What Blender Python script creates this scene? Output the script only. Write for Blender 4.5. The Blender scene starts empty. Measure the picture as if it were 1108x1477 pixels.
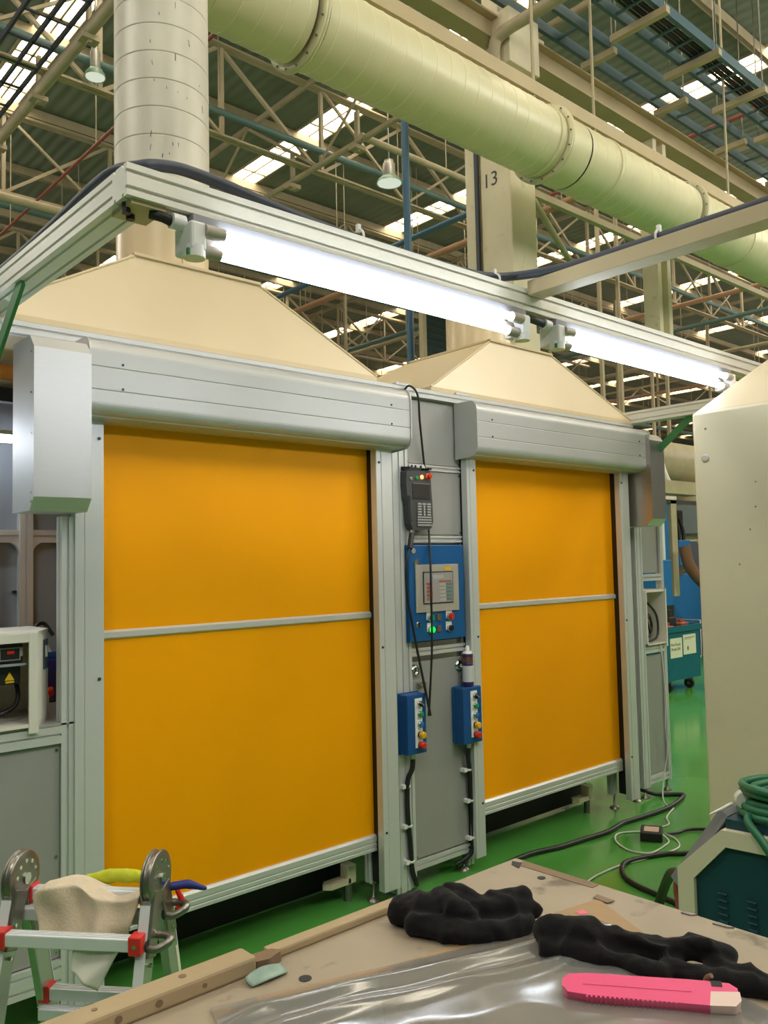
import bpy, bmesh, math, random
from mathutils import Vector, Matrix
random.seed(7)
C = bpy.context.scene
COL = C.collection
V = Vector
PI = math.pi

# ------------------------------------------------------------------ materials
def lin(c):
    return tuple((x / 12.92) if x <= 0.04045 else ((x + 0.055) / 1.055) ** 2.4 for x in c)
def rgb(r, g, b):
    return lin((r / 255, g / 255, b / 255)) + (1.0,)
MATS = {}
def mat(name, col, rough=0.5, metal=0.0, noise=0.0, nscale=8.0, bump=0.0, bscale=60.0, emit=None, estr=0.0,
        alpha=1.0, trans=0.0, spec=0.5, coat=0.0, col2=None, aniso=0.0, streak=None, sheen=0.0, dirt=0.0):
    m = bpy.data.materials.new(name)
    m.use_nodes = True
    nt = m.node_tree
    b = nt.nodes['Principled BSDF']
    b.inputs['Base Color'].default_value = col
    b.inputs['Roughness'].default_value = rough
    b.inputs['Metallic'].default_value = metal
    b.inputs['Specular IOR Level'].default_value = spec
    b.inputs['Alpha'].default_value = alpha
    b.inputs['Transmission Weight'].default_value = trans
    b.inputs['Coat Weight'].default_value = coat
    b.inputs['Coat Roughness'].default_value = 0.08
    b.inputs['Sheen Weight'].default_value = sheen
    if emit:
        b.inputs['Emission Color'].default_value = emit
        b.inputs['Emission Strength'].default_value = estr
    tc = nt.nodes.new('ShaderNodeTexCoord')
    def tex(scale, detail=4, stretch=None):
        n = nt.nodes.new('ShaderNodeTexNoise')
        n.inputs['Scale'].default_value = scale
        n.inputs['Detail'].default_value = detail
        if stretch:
            mp = nt.nodes.new('ShaderNodeMapping')
            mp.inputs['Scale'].default_value = stretch
            nt.links.new(tc.outputs['Object'], mp.inputs['Vector'])
            nt.links.new(mp.outputs['Vector'], n.inputs['Vector'])
        else:
            nt.links.new(tc.outputs['Object'], n.inputs['Vector'])
        return n
    if noise > 0:
        n = tex(nscale, 5, streak)
        r = nt.nodes.new('ShaderNodeValToRGB')
        c2 = col2 or tuple(x * (1 - noise) for x in col[:3]) + (1,)
        r.color_ramp.elements[0].position = 0.35
        r.color_ramp.elements[1].position = 0.7
        r.color_ramp.elements[0].color = c2
        r.color_ramp.elements[1].color = col
        nt.links.new(n.outputs['Fac'], r.inputs['Fac'])
        nt.links.new(r.outputs['Color'], b.inputs['Base Color'])
        if metal > 0.4 or rough < 0.4:
            mr = nt.nodes.new('ShaderNodeMapRange')
            mr.inputs['To Min'].default_value = max(0.02, rough - 0.08)
            mr.inputs['To Max'].default_value = min(1, rough + 0.1)
            nt.links.new(n.outputs['Fac'], mr.inputs['Value'])
            nt.links.new(mr.outputs['Result'], b.inputs['Roughness'])
        if dirt > 0:
            n2 = tex(nscale * 3.1, 8)
            r2 = nt.nodes.new('ShaderNodeValToRGB')
            r2.color_ramp.elements[0].position = 0.62
            r2.color_ramp.elements[1].position = 0.72
            r2.color_ramp.elements[0].color = (0, 0, 0, 1)
            r2.color_ramp.elements[1].color = (dirt, dirt, dirt, 1)
            nt.links.new(n2.outputs['Fac'], r2.inputs['Fac'])
            mx = nt.nodes.new('ShaderNodeMixRGB')
            mx.inputs['Color2'].default_value = tuple(x * 0.25 for x in col[:3]) + (1,)
            nt.links.new(r.outputs['Color'], mx.inputs['Color1'])
            nt.links.new(r2.outputs['Color'], mx.inputs['Fac'])
            nt.links.new(mx.outputs['Color'], b.inputs['Base Color'])
    if bump > 0:
        n = tex(bscale, 6)
        bp = nt.nodes.new('ShaderNodeBump')
        bp.inputs['Strength'].default_value = bump
        bp.inputs['Distance'].default_value = 0.01
        nt.links.new(n.outputs['Fac'], bp.inputs['Height'])
        nt.links.new(bp.outputs['Normal'], b.inputs['Normal'])
    MATS[name] = m
    return m

M = {}
def dm(k, *a, **kw):
    M[k] = mat(k, *a, **kw)
dm('duct_cream', rgb(226, 220, 182), 0.35, 0, 0.06, 3, 0.03, 20)
dm('duct_seam_glint', rgb(246, 240, 208), 0.4)  # paler than the duct: catch-light on the seam edges put into the colour
dm('duct_galv', rgb(224, 219, 206), 0.45, 0.08, 0.22, 5, 0.05, 25, streak=(1, 1, .35))
dm('hood_cream', rgb(222, 203, 166), 0.32, 0, 0.05, 3)
dm('steel_cream', rgb(188, 174, 144), 0.6, 0, 0.15, 4)
dm('column_cream', rgb(228, 218, 188), 0.5, 0, 0.1, 3, dirt=.25)
dm('beam_tan', rgb(190, 174, 138), 0.5, 0, 0.1, 4)
dm('roof_sheet', rgb(132, 142, 128), 0.9, 0, 0.15, 1.2, spec=.1)
dm('wall_far', rgb(78, 88, 100), 0.8, 0, 0.2, .6)
dm('pipe_teal', rgb(92, 120, 118), 0.45)
dm('pipe_blue', rgb(66, 106, 134), 0.4)
dm('pipe_red', rgb(150, 78, 62), 0.5)
dm('pipe_orange', rgb(196, 150, 120), 0.5)
dm('tray_blue', rgb(70, 100, 112), 0.55, 0.1)
dm('alu', rgb(216, 218, 218), 0.36, 0.3, 0.05, 30, streak=(40, 40, 1))
dm('alu_x', rgb(214, 216, 215), 0.36, 0.3, 0.05, 30, streak=(1, 40, 40))
dm('alu_rail_lit', rgb(226, 225, 218), 0.42, 0.12, 0.04, 30)  # paler copy of alu, with the lamps' brightness on the rails in its colour
dm('alu_dark', rgb(70, 72, 74), 0.5, 0.5)
dm('cover_grey', rgb(186, 187, 186), 0.38, 0.25, 0.03, 8)
dm('panel_grey', rgb(158, 158, 155), 0.42, 0.1, 0.03, 6)
dm('partition_grey', rgb(150, 157, 165), 0.45, 0.05, 0.04, 5)
dm('stainless', rgb(176, 172, 166), 0.33, 0.85)
dm('stainless_cover', rgb(206, 207, 209), 0.48, 0.65, 0.05, 20, streak=(1, 1, 25))
dm('curtain_yellow', rgb(255, 170, 0), 0.5, 0, 0.04, 2, 0.02, 30, spec=.15)
dm('black', rgb(24, 24, 26), 0.45)
dm('black_skirt', rgb(20, 18, 17), 0.6)
dm('rubber', rgb(30, 31, 33), 0.55)
dm('cable_black', rgb(26, 28, 30), 0.45)
dm('cable_sheath', rgb(60, 66, 82), 0.5)
dm('cable_white', rgb(205, 210, 200), 0.5)
dm('floor_green', rgb(84, 160, 70), 0.16, 0, 0.2, 0.9, 0.06, 3.0, coat=.2)
dm('blue_panel', rgb(10, 90, 152), 0.38, 0, 0.05, 6)
dm('blue_box', rgb(12, 78, 142), 0.4, 0, 0.05, 6)
dm('bezel', rgb(176, 168, 158), 0.45)
dm('screen', rgb(120, 116, 110), 0.2, emit=rgb(150, 145, 140), estr=0.22)
dm('screen_dark', rgb(58, 58, 60), 0.18)
dm('white_plastic', rgb(232, 232, 230), 0.4)
dm('chrome', rgb(210, 210, 210), 0.12, 1.0)
dm('steel', rgb(150, 146, 138), 0.35, 0.9, .15, 30)
dm('btn_green', rgb(20, 150, 84), 0.3)
dm('btn_green_lit', rgb(20, 190, 60), 0.3, emit=rgb(0, 255, 60), estr=1.2)
dm('btn_red', rgb(214, 40, 30), 0.3)
dm('btn_orange', rgb(226, 96, 40), 0.35)
dm('btn_yellow', rgb(236, 176, 20), 0.3)
dm('btn_blue', rgb(30, 110, 176), 0.3)
dm('lamp_orange', rgb(255, 150, 110), 0.3, emit=rgb(255, 130, 80), estr=2.0)
dm('tag_yellow', rgb(238, 190, 30), 0.5)
dm('pendant_dark', rgb(66, 67, 69), 0.5, 0, .08, 20)
dm('key_grey', rgb(178, 178, 176), 0.5)
dm('tube_on', rgb(255, 255, 255), 0.4, emit=(0.88, 0.93, 1.0, 1), estr=9.0)
dm('tube_dim', rgb(255, 255, 255), 0.4, emit=(0.88, 0.93, 1.0, 1), estr=24.0)
dm('fixture_grey', rgb(140, 142, 150), 0.45)
dm('fixture_white', rgb(226, 228, 232), 0.4)
dm('sky_panel', rgb(255, 240, 210), 0.5, emit=(1.0, 0.9, 0.72, 1), estr=6.0)
dm('lamp_lens', rgb(226, 232, 222), 0.3, emit=(0.95, 1.0, 0.92, 1), estr=.35)
dm('lamp_green', rgb(122, 152, 128), 0.4)
dm('lamp_grey', rgb(170, 168, 158), 0.4, .3)
dm('green_paint', rgb(58, 128, 74), 0.45)
dm('cabinet_cream', rgb(208, 200, 172), 0.38, 0, 0.06, 2, 0.03, 9, dirt=.06)
dm('cabinet_top', rgb(196, 182, 152), 0.4, 0, 0.06, 3)
dm('wood_tan', rgb(170, 150, 118), 0.6, 0, 0.12, 5, 0.1, 30, dirt=.3)
dm('table_top', rgb(164, 150, 130), 0.5, 0, 0.16, 5, 0.05, 40, dirt=.75)
dm('tape_brown', rgb(120, 98, 78), 0.35)
dm('kraft', rgb(164, 136, 102), 0.7, 0, 0.06, 30)
dm('glove_black', rgb(22, 21, 23), 0.9, 0, 0.3, 60, 0.25, 500, spec=.2, sheen=.07)
dm('pink', rgb(238, 92, 140), 0.28, 0, 0, coat=.4)
dm('pink_grip', rgb(228, 204, 196), 0.5)
dm('scrap_teal', rgb(150, 172, 160), 0.5, 0, .25, 40, col2=rgb(122, 146, 136))
dm('ladder_alu_lit', rgb(226, 229, 234), 0.35, 0.15, 0.04, 25)  # brightened aluminium: lamp reflections on the front faces are in the colour
dm('ladder_alu_shade', rgb(170, 178, 168), 0.33, 0.75, 0.06, 25)  # darker greenish copy for the stile sides, painted with their shade
dm('clip_red', rgb(206, 48, 44), 0.4)
dm('cloth_beige', rgb(214, 198, 172), 0.9, 0, 0.14, 18, 0.25, 160, sheen=.2)
dm('hivis', rgb(196, 204, 50), 0.85, 0, .15, 30)
dm('strap_blue', rgb(34, 40, 120), 0.6)
dm('sticker_teal', rgb(16, 88, 104), 0.4)
dm('weld_teal', rgb(18, 66, 78), 0.5, 0, .1, 12)
dm('weld_cream', rgb(220, 212, 184), 0.45)
dm('weld_grey', rgb(140, 140, 146), 0.45)
dm('hose_green', rgb(40, 112, 78), 0.42, 0, .12, 40)
dm('tape_white', rgb(225, 222, 212), 0.6)
dm('trolley_teal', rgb(16, 100, 118), 0.4, 0, .08, 8)
dm('paper', rgb(222, 222, 196), 0.7)
dm('ink', rgb(92, 94, 80), 0.7)
dm('copper', rgb(190, 110, 84), 0.4, .5)
dm('dark_part', rgb(38, 34, 32), 0.6)
dm('machine_blue', rgb(28, 112, 180), 0.45)
dm('machine_beige', rgb(196, 184, 150), 0.5, 0, .15, 5)
dm('rust', rgb(120, 84, 60), 0.7)
dm('can_white', rgb(206, 208, 212), 0.35)
dm('can_purple', rgb(58, 34, 96), 0.35)
dm('can_photo', rgb(130, 90, 78), 0.45, 0, .6, 70, col2=rgb(60, 40, 34))
dm('enclosure_white', rgb(222, 218, 208), 0.45)
dm('ink_dark', rgb(40, 40, 44), 0.6)
dm('wood_orange', rgb(226, 150, 60), 0.6)
dm('adapter_label', rgb(206, 176, 160), 0.5)

# clear plastic sheet: thin film, mostly see-through with glossy wrinkles
def plastic():
    m = mat('clear_plastic', rgb(150, 153, 154), 0.14, 0, 0, spec=.8, coat=.6)
    nt = m.node_tree
    b = nt.nodes['Principled BSDF']
    b.inputs['Alpha'].default_value = 0.66
    b.inputs['Metallic'].default_value = 0.3
    M['clear_plastic'] = m
plastic()
def floor_mat():
    m = M['floor_green']
    nt = m.node_tree
    b = nt.nodes['Principled BSDF']
    b.inputs['Coat Roughness'].default_value = 0.12
    # the green paint covers the working area; unseen grey beyond is added to weaken green bounce
    src = b.inputs['Base Color'].links[0].from_socket
    tc = nt.nodes.new('ShaderNodeTexCoord')
    mp = nt.nodes.new('ShaderNodeMapping'); mp.inputs['Location'].default_value = (-6, -4, 0)
    ln = nt.nodes.new('ShaderNodeVectorMath'); ln.operation = 'LENGTH'
    gt = nt.nodes.new('ShaderNodeMath'); gt.operation = 'GREATER_THAN'; gt.inputs[1].default_value = 9.5
    mx = nt.nodes.new('ShaderNodeMixRGB'); mx.inputs['Color2'].default_value = rgb(158, 152, 140)
    nt.links.new(tc.outputs['Object'], mp.inputs['Vector']); nt.links.new(mp.outputs['Vector'], ln.inputs[0])
    nt.links.new(ln.outputs['Value'], gt.inputs[0]); nt.links.new(gt.outputs['Value'], mx.inputs['Fac'])
    nt.links.new(src, mx.inputs['Color1']); nt.links.new(mx.outputs['Color'], b.inputs['Base Color'])
floor_mat()
def roof_mat():
    # corrugated steel deck: fine ribs as bump
    m = M['roof_sheet']
    nt = m.node_tree
    b = nt.nodes['Principled BSDF']
    tc = nt.nodes.new('ShaderNodeTexCoord')
    w = nt.nodes.new('ShaderNodeTexWave')
    w.wave_type = 'BANDS'
    w.bands_direction = 'X'
    w.inputs['Scale'].default_value = 1.6
    w.inputs['Distortion'].default_value = 0
    bp = nt.nodes.new('ShaderNodeBump')
    bp.inputs['Strength'].default_value = 0.35
    bp.inputs['Distance'].default_value = 0.05
    nt.links.new(tc.outputs['Object'], w.inputs['Vector'])
    nt.links.new(w.outputs['Fac'], bp.inputs['Height'])
    nt.links.new(bp.outputs['Normal'], b.inputs['Normal'])
roof_mat()

# ------------------------------------------------------------------ mesh builder
WORLD = {}
class MB:
    def __init__(s):
        s.v = []; s.f = []; s.sm = []; s.mi = []; s.cur = 0
    def add(s, verts, faces, smooth=False):
        n = len(s.v)
        s.v += [V(p) for p in verts]
        for f in faces:
            s.f.append([i + n for i in f]); s.sm.append(smooth); s.mi.append(s.cur)
        return s
    def box(s, x0, x1, y0, y1, z0, z1):
        p = [(x, y, z) for z in (z0, z1) for y in (y0, y1) for x in (x0, x1)]
        return s.add(p, [(0, 2, 3, 1), (4, 5, 7, 6), (0, 1, 5, 4), (2, 6, 7, 3), (0, 4, 6, 2), (1, 3, 7, 5)])
    def obox(s, c, ax, ay, az, sx, sy, sz):
        c = V(c); ax = V(ax).normalized(); ay = V(ay).normalized(); az = V(az).normalized()
        p = [c + ax * (i * sx / 2) + ay * (j * sy / 2) + az * (k * sz / 2) for k in (-1, 1) for j in (-1, 1) for i in (-1, 1)]
        return s.add(p, [(0, 2, 3, 1), (4, 5, 7, 6), (0, 1, 5, 4), (2, 6, 7, 3), (0, 4, 6, 2), (1, 3, 7, 5)])
    def bar(s, p, q, w, h, up=(0, 0, 1)):
        p = V(p); q = V(q); d = (q - p)
        L = d.length; d.normalize()
        side = d.cross(V(up))
        if side.length < 1e-4: side = d.cross(V((1, 0, 0)))
        side.normalize(); u = side.cross(d)
        return s.obox((p + q) / 2, d, side, u, L, w, h)
    def prism(s, poly, p, ex, ey, ext, smooth=False):
        """poly: 2D points in (ex,ey) at p, extruded by vector ext"""
        p = V(p); ex = V(ex); ey = V(ey); ext = V(ext); n = len(poly)
        a = [p + ex * u + ey * w for u, w in poly]
        b = [q + ext for q in a]
        s.add(a + b, [(i, (i + 1) % n, n + (i + 1) % n, n + i) for i in range(n)], smooth)
        s.add(a, [list(range(n))[::-1]]); s.add(b, [list(range(n))])
        return s
    def ring(s, c, ax, r, n):
        ax = V(ax).normalized()
        t = V((0, 0, 1)) if abs(ax.z) < 0.9 else V((1, 0, 0))
        e1 = ax.cross(t).normalized(); e2 = ax.cross(e1)
        return [V(c) + (e1 * math.cos(2 * PI * i / n) + e2 * math.sin(2 * PI * i / n)) * r for i in range(n)]
    def lathe(s, prof, o, ax=(0, 0, 1), n=24, smooth=True, caps=True):
        o = V(o); ax = V(ax).normalized()
        rings = [s.ring(o + ax * h, ax, max(r, 1e-5), n) for r, h in prof]
        vs = [p for r in rings for p in r]
        fs = [(k * n + i, k * n + (i + 1) % n, (k + 1) * n + (i + 1) % n, (k + 1) * n + i) for k in range(len(prof) - 1) for i in range(n)]
        s.add(vs, fs, smooth)
        if caps:
            s.add(rings[0], [list(range(n))]); s.add(rings[-1], [list(range(n))[::-1]])
        return s
    def cyl(s, p, q, r, n=16, r2=None, smooth=True):
        p = V(p); q = V(q)
        return s.lathe([(r, 0), (r2 if r2 is not None else r, (q - p).length)], p, q - p, n, smooth)
    def tube(s, pts, r, n=8, smooth=True, closed=False):
        pts = [V(p) for p in pts]
        t = (pts[1] - pts[0]).normalized()
        u = t.cross(V((0, 0, 1)))
        if u.length < 1e-3: u = t.cross(V((1, 0, 0)))
        u.normalize(); vs = []
        for i, p in enumerate(pts):
            a = pts[max(0, i - 1)]; b = pts[min(len(pts) - 1, i + 1)]
            t = (b - a).normalized()
            u = (u - t * u.dot(t)).normalized(); w = t.cross(u)
            rr = r[i] if isinstance(r, (list, tuple)) else r
            vs += [p + (u * math.cos(2 * PI * k / n) + w * math.sin(2 * PI * k / n)) * rr for k in range(n)]
        m = len(pts)
        s.add(vs, [(k * n + i, k * n + (i + 1) % n, (k + 1) * n + (i + 1) % n, (k + 1) * n + i) for k in range(m - 1) for i in range(n)], smooth)
        s.add(vs[:n], [list(range(n))]); s.add(vs[-n:], [list(range(n))[::-1]])
        return s
    def slot(s, p, q, w, h, up=(0, 0, 1), unit=0.045):
        """T-slot aluminium extrusion from p to q, w across, h along up"""
        p = V(p); q = V(q); d = (q - p).normalized()
        side = d.cross(V(up)).normalized(); u = side.cross(d)
        nw = max(1, round(w / unit)); nh = max(1, round(h / unit)); g = 0.0045; dp = 0.008
        poly = []
        def edge(a, b, n, inn):
            a = V(a); b = V(b); inn = V(inn); e = (b - a); L = e.length; e.normalize()
            out = [a]
            for k in range(n):
                m = a + e * (L * (k + .5) / n)
                out += [m - e * g, m - e * g + inn * dp, m + e * g + inn * dp, m + e * g]
            return out
        W, H = w / 2, h / 2
        poly += edge((-W, -H), (W, -H), nw, (0, 1)); poly += edge((W, -H), (W, H), nh, (-1, 0))
        poly += edge((W, H), (-W, H), nw, (0, -1)); poly += edge((-W, H), (-W, -H), nh, (1, 0))
        s.prism([(c.x, c.y) for c in poly], p, side, u, q - p)
        return s
    def angle(s, p, q, leg, t=0.006, up=(0, 0, 1)):
        p = V(p); q = V(q); d = (q - p).normalized()
        side = d.cross(V(up))
        if side.length < 1e-4: side = d.cross(V((1, 0, 0)))
        side.normalize(); u = side.cross(d)
        s.prism([(0, 0), (leg, 0), (leg, t), (t, t), (t, leg), (0, leg)], p - (side + u) * leg * .3, side, u, q - p)
        return s
    def grid(s, fn, nu, nv, smooth=True):
        vs = [fn(i / nu, j / nv) for j in range(nv + 1) for i in range(nu + 1)]
        s.add(vs, [(j * (nu + 1) + i, j * (nu + 1) + i + 1, (j + 1) * (nu + 1) + i + 1, (j + 1) * (nu + 1) + i) for j in range(nv) for i in range(nu)], smooth)
        return s
    def build(s, name, m, parent=None, bevel=0.0, origin=None):
        me = bpy.data.meshes.new(name)
        if parent is not None:
            o = WORLD[parent.name]
        elif origin is not None:
            o = V(origin)
        else:
            xs = [p.x for p in s.v]; ys = [p.y for p in s.v]; zs = [p.z for p in s.v]
            o = V(((min(xs) + max(xs)) / 2, (min(ys) + max(ys)) / 2, min(zs)))
        me.from_pydata([p - o for p in s.v], [], s.f)
        me.polygons.foreach_set('use_smooth', s.sm)
        mm = m if isinstance(m, list) else [m]
        for k in mm: me.materials.append(M[k])
        if len(mm) > 1: me.polygons.foreach_set('material_index', s.mi)
        bm = bmesh.new(); bm.from_mesh(me); bmesh.ops.recalc_face_normals(bm, faces=bm.faces[:]); bm.to_mesh(me); bm.free()
        me.update()
        ob = bpy.data.objects.new(name, me); COL.objects.link(ob)
        if parent is not None:
            ob.parent = parent
        else:
            ob.location = o
        WORLD[ob.name] = o
        if bevel > 0:
            bv = ob.modifiers.new('bevel', 'BEVEL'); bv.width = bevel; bv.segments = 2; bv.limit_method = 'ANGLE'
        return ob

def tag(o, label, cat, group=None, kind=None):
    o['label'] = label; o['category'] = cat
    if group: o['group'] = group
    if kind: o['kind'] = kind
    return o
def thing(name, label, cat, loc, group=None):
    o = bpy.data.objects.new(name, None); COL.objects.link(o)
    o.location = loc; o.empty_display_size = .05
    WORLD[o.name] = V(loc)
    return tag(o, label, cat, group)
def struct(o):
    o['kind'] = 'structure'; return o
def sname(name, loc=(0, 0, 0)):
    o = bpy.data.objects.new(name, None); COL.objects.link(o); o.location = loc
    WORLD[o.name] = V(loc); o['kind'] = 'structure'; return o
def spl(pts, k=8):
    """Catmull-Rom through points"""
    P = [V(p) for p in pts]; P = [P[0] * 2 - P[1]] + P + [P[-1] * 2 - P[-2]]; out = []
    for i in range(1, len(P) - 2):
        a, b, c, d = P[i - 1:i + 3]
        for j in range(k):
            t = j / k
            out.append(0.5 * ((2 * b) + (c - a) * t + (2 * a - 5 * b + 4 * c - d) * t * t + (3 * b - a - 3 * c + d) * t ** 3))
    out.append(P[-2]); return out
def text(name, body, loc, ex, ey, size, m, parent, depth=0.0006):
    cu = bpy.data.curves.new(name, 'FONT'); cu.body = body; cu.size = size; cu.extrude = depth
    cu.align_x = 'CENTER'; cu.align_y = 'CENTER'; cu.materials.append(M[m])
    tmp = bpy.data.objects.new(name + '_curve', cu)
    me = bpy.data.meshes.new_from_object(tmp); bpy.data.objects.remove(tmp); bpy.data.curves.remove(cu)
    me.name = name
    ob = bpy.data.objects.new(name, me); COL.objects.link(ob)
    ex = V(ex).normalized(); ey = V(ey).normalized(); ez = ex.cross(ey)
    mt = Matrix((ex, ey, ez)).transposed().to_4x4()
    o = WORLD[parent.name]
    ob.parent = parent
    mt.translation = V(loc) - o
    ob.matrix_local = mt
    WORLD[ob.name] = V(loc)
    return ob

# ------------------------------------------------------------------ camera
F, YAW, PIT, ROL, CH = 1208.33, math.radians(41.815), math.radians(3.454), math.radians(-1.2345), 1.6
fw = V((math.sin(YAW) * math.cos(PIT), math.cos(YAW) * math.cos(PIT), math.sin(PIT)))
r0 = V((math.cos(YAW), -math.sin(YAW), 0)); u0 = r0.cross(fw)
R_ = r0 * math.cos(ROL) + u0 * math.sin(ROL); U_ = u0 * math.cos(ROL) - r0 * math.sin(ROL)
cam = bpy.data.cameras.new('camera'); co = bpy.data.objects.new('camera', cam); COL.objects.link(co)
mw = Matrix((R_, U_, -fw)).transposed().to_4x4(); mw.translation = (0, 0, CH); co.matrix_world = mw
cam.sensor_fit = 'HORIZONTAL'; cam.sensor_width = 36; cam.lens = 36 * F / 1108; cam.clip_start = .05; cam.clip_end = 300
C.camera = co

# ================================================================== THE SETTING
struct(MB().box(-9, 56, -9, 46, -0.12, 0).build('floor', 'floor_green', origin=(0, 0, 0)))
ZR = 9.1
def rz(h): return 1.6 + h
# roof deck with a gap over each skylight strip
SKX = [0.05, 4.15, 8.63, 12.55, 16.8, 21.6, 26.6, 31, 35.4, 39.8, 44.2, 48.6]
SKB = [(-7, 13.9), (16.4, 27), (29.6, 41)]
roof = MB()
edges = [-9] + [e for x in SKX for e in (x - .27, x + .27)] + [56]
for a, b in zip(edges[0::2], edges[1::2]): roof.box(a, b, -9, 46, ZR, ZR + .08)
for x in SKX:
    ys = [-9] + [e for b in SKB for e in b] + [46]
    for a, b in zip(ys[0::2], ys[1::2]): roof.box(x - .27, x + .27, a, b, ZR, ZR + .08)
struct(roof.build('ceiling', 'roof_sheet', origin=(0, 0, ZR)))
n = 0
for x in SKX:
    for a, b in SKB:
        n += 1
        w = struct(MB().box(x - .26, x + .26, a, b, ZR + .03, ZR + .06).build('window_%d' % n, 'sky_panel'))
        f = MB()
        f.box(x - .29, x - .25, a, b, ZR - .03, ZR + .05).box(x + .25, x + .29, a, b, ZR - .03, ZR + .05)
        y = a
        while y < b:
            f.box(x - .25, x + .25, y, y + .04, ZR - .02, ZR + .02); y += 1.06
        f.box(x - .015, x + .015, a, b, ZR - .02, ZR + .015)
        f.build('window_frame', 'steel_cream', w)
struct(MB().box(55.8, 56, -9, 46, 0, ZR).build('wall_right', 'wall_far'))
struct(MB().box(-9, 56, 45.8, 46, 0, ZR).build('wall_back', 'wall_far'))
struct(MB().box(-9.2, -9, -9, 46, 0, ZR).build('wall_left', 'wall_far'))
struct(MB().box(-9, 56, -9.2, -9, 0, ZR).build('wall_front', 'wall_far'))

# purlins along x
purl = None
for k in range(-7, 14):
    y = 7.5 * (1.805 + .282 * k)
    if y < .5: continue
    if purl is None:
        m = MB(); m.box(-9, 56, y - .025, y + .025, 8.92, 9.08); m.box(-9, 56, y - .03, y + .05, 8.92, 8.932)
        purl = struct(m.build('roof_purlin', 'steel_cream')); py0 = y
    else:
        o = purl.copy(); COL.objects.link(o); o.location.y += y - py0

# main roof trusses along x
def truss(y, z0, z1, x0, x1, bay):
    t = sname('roof_truss', (x0, y, z0))
    MB().angle((x0, y - .04, z1), (x1, y - .04, z1), .075, .01).angle((x0, y + .04, z1), (x1, y + .04, z1), .075, .01).build('top_chord', 'steel_cream', t)
    MB().angle((x0, y - .04, z0), (x1, y - .04, z0), .06, .01).angle((x0, y + .04, z0), (x1, y + .04, z0), .06, .01).build('bottom_chord', 'steel_cream', t)
    x = x0; k = 0
    while x + bay <= x1 + .01:
        MB().angle((x, y, z0), (x, y, z1), .055, .008, up=(1, 0, 0)).build('web_post', 'steel_cream', t)
        a, b = ((x, z1), (x + bay, z0)) if k % 2 == 0 else ((x, z0), (x + bay, z1))
        MB().angle((a[0], y + .03, a[1]), (b[0], y + .03, b[1]), .05, .008, up=(0, 1, 0)).build('web_brace', 'steel_cream', t)
        if k % 3 != 2:
            MB().angle((b[0] - bay if 0 else a[0], y - .03, b[1]), (b[0], y - .03, a[1]), .04, .006, up=(0, 1, 0)).build('web_brace', 'steel_cream', t)
        x += bay; k += 1
    return t
def dup(root, loc, label=None):
    r = root.copy(); COL.objects.link(r); r.location = loc
    if label: r['label'] = label
    for ch in list(root.children):
        c = ch.copy(); COL.objects.link(c); c.parent = r
        for g in ch.children:
            d = g.copy(); COL.objects.link(d); d.parent = c
    return r
t0 = truss(9.86, 7.55, 8.86, 2.44, 30.4, 1.75)
for y in (13.55, 18.2, 24, 30, 37):
    dup(t0, (2.44 - (3.5 if y < 20 else 0), y, 7.55))
# lattice frames along y between them
def lattice(x, z0, z1, y0, y1, bay):
    t = sname('roof_lattice', (x, y0, z0))
    MB().cyl((x, y0, z0), (x, y1, z0), .045, 10).build('bottom_chord', 'steel_cream', t)
    MB().bar((x, y0, z1), (x, y1, z1), .05, .08).build('top_chord', 'steel_cream', t)
    y = y0; k = 0
    while y + bay <= y1 + .01:
        a, b = ((y, z1), (y + bay, z0)) if k % 2 == 0 else ((y, z0), (y + bay, z1))
        MB().angle((x, a[0], a[1]), (x, b[0], b[1]), .045, .008, up=(1, 0, 0)).build('web_brace', 'steel_cream', t)
        y += bay; k += 1
    return t
l0 = lattice(7.43, 7.5, 8.86, 3.9, 41, 1.9)
for x in (14.6, 23.5, 32): dup(l0, (x, 3.9, 7.5))
# small hanger brackets with a slim conduit above the tube chord
br0 = None
for i in range(14):
    y = 5.6 + i * 1.55
    for x in (7.43, 3.58):
        if br0 is None:
            m = MB().box(x - .02, x + .02, y - .04, y + .04, 7.36, 7.95).box(x - .1, x + .1, y - .07, y + .07, 7.38, 7.44)
            br0 = m.build('chord_bracket', 'steel_cream'); struct(br0); b00 = br0.location.copy()
        else:
            o = br0.copy(); COL.objects.link(o); o.location = b00 + V((x - 7.43, y - 5.6, 0))

# building column with conduit channel, cap and the two beams it carries
c = sname('pillar', (6.33, 5.14, 0))
MB().box(6.14, 6.52, 4.95, 5.33, 0, 6.35).build('shaft', 'column_cream', c, .012)
MB().box(6.10, 6.56, 4.88, 5.42, 6.35, 6.9).build('cap', 'column_cream', c, .01)
MB().box(6.2, 6.4, 5.1, 5.3, 6.9, 9.06).build('upper_shaft', 'column_cream', c)
MB().box(6.13, 6.30, 5.40, 5.52, 0, 6.5).build('conduit_channel', 'column_cream', c, .004)
MB().box(6.11, 6.14, 5.345, 5.385, 0, 6.4).build('conduit', 'cable_sheath', c)
text('bay_number', '13', (6.138, 5.20, 5.30), (0, -1, 0), (0, 0, 1), .2, 'cable_sheath', c)
MB().cyl((6.14, 5.28, 4.1), (6.08, 5.28, 4.1), .035, 12).build('junction_box', 'steel', c)
m = MB(); y = 5.1
m.box(-2, 40, y - .09, y + .09, 6.60, 6.62).box(-2, 40, y - .09, y + .09, 6.84, 6.86).box(-2, 40, y - .012, y + .012, 6.62, 6.84)
struct(m.build('roof_beam', 'beam_tan'))
m = MB(); m.box(.5, 16, 4.18, 4.30, 5.50, 5.515).box(.5, 16, 4.18, 4.195, 5.515, 5.62).box(.5, 16, 4.285, 4.3, 5.515, 5.62)
struct(m.build('roof_beam', 'beam_tan'))
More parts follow.
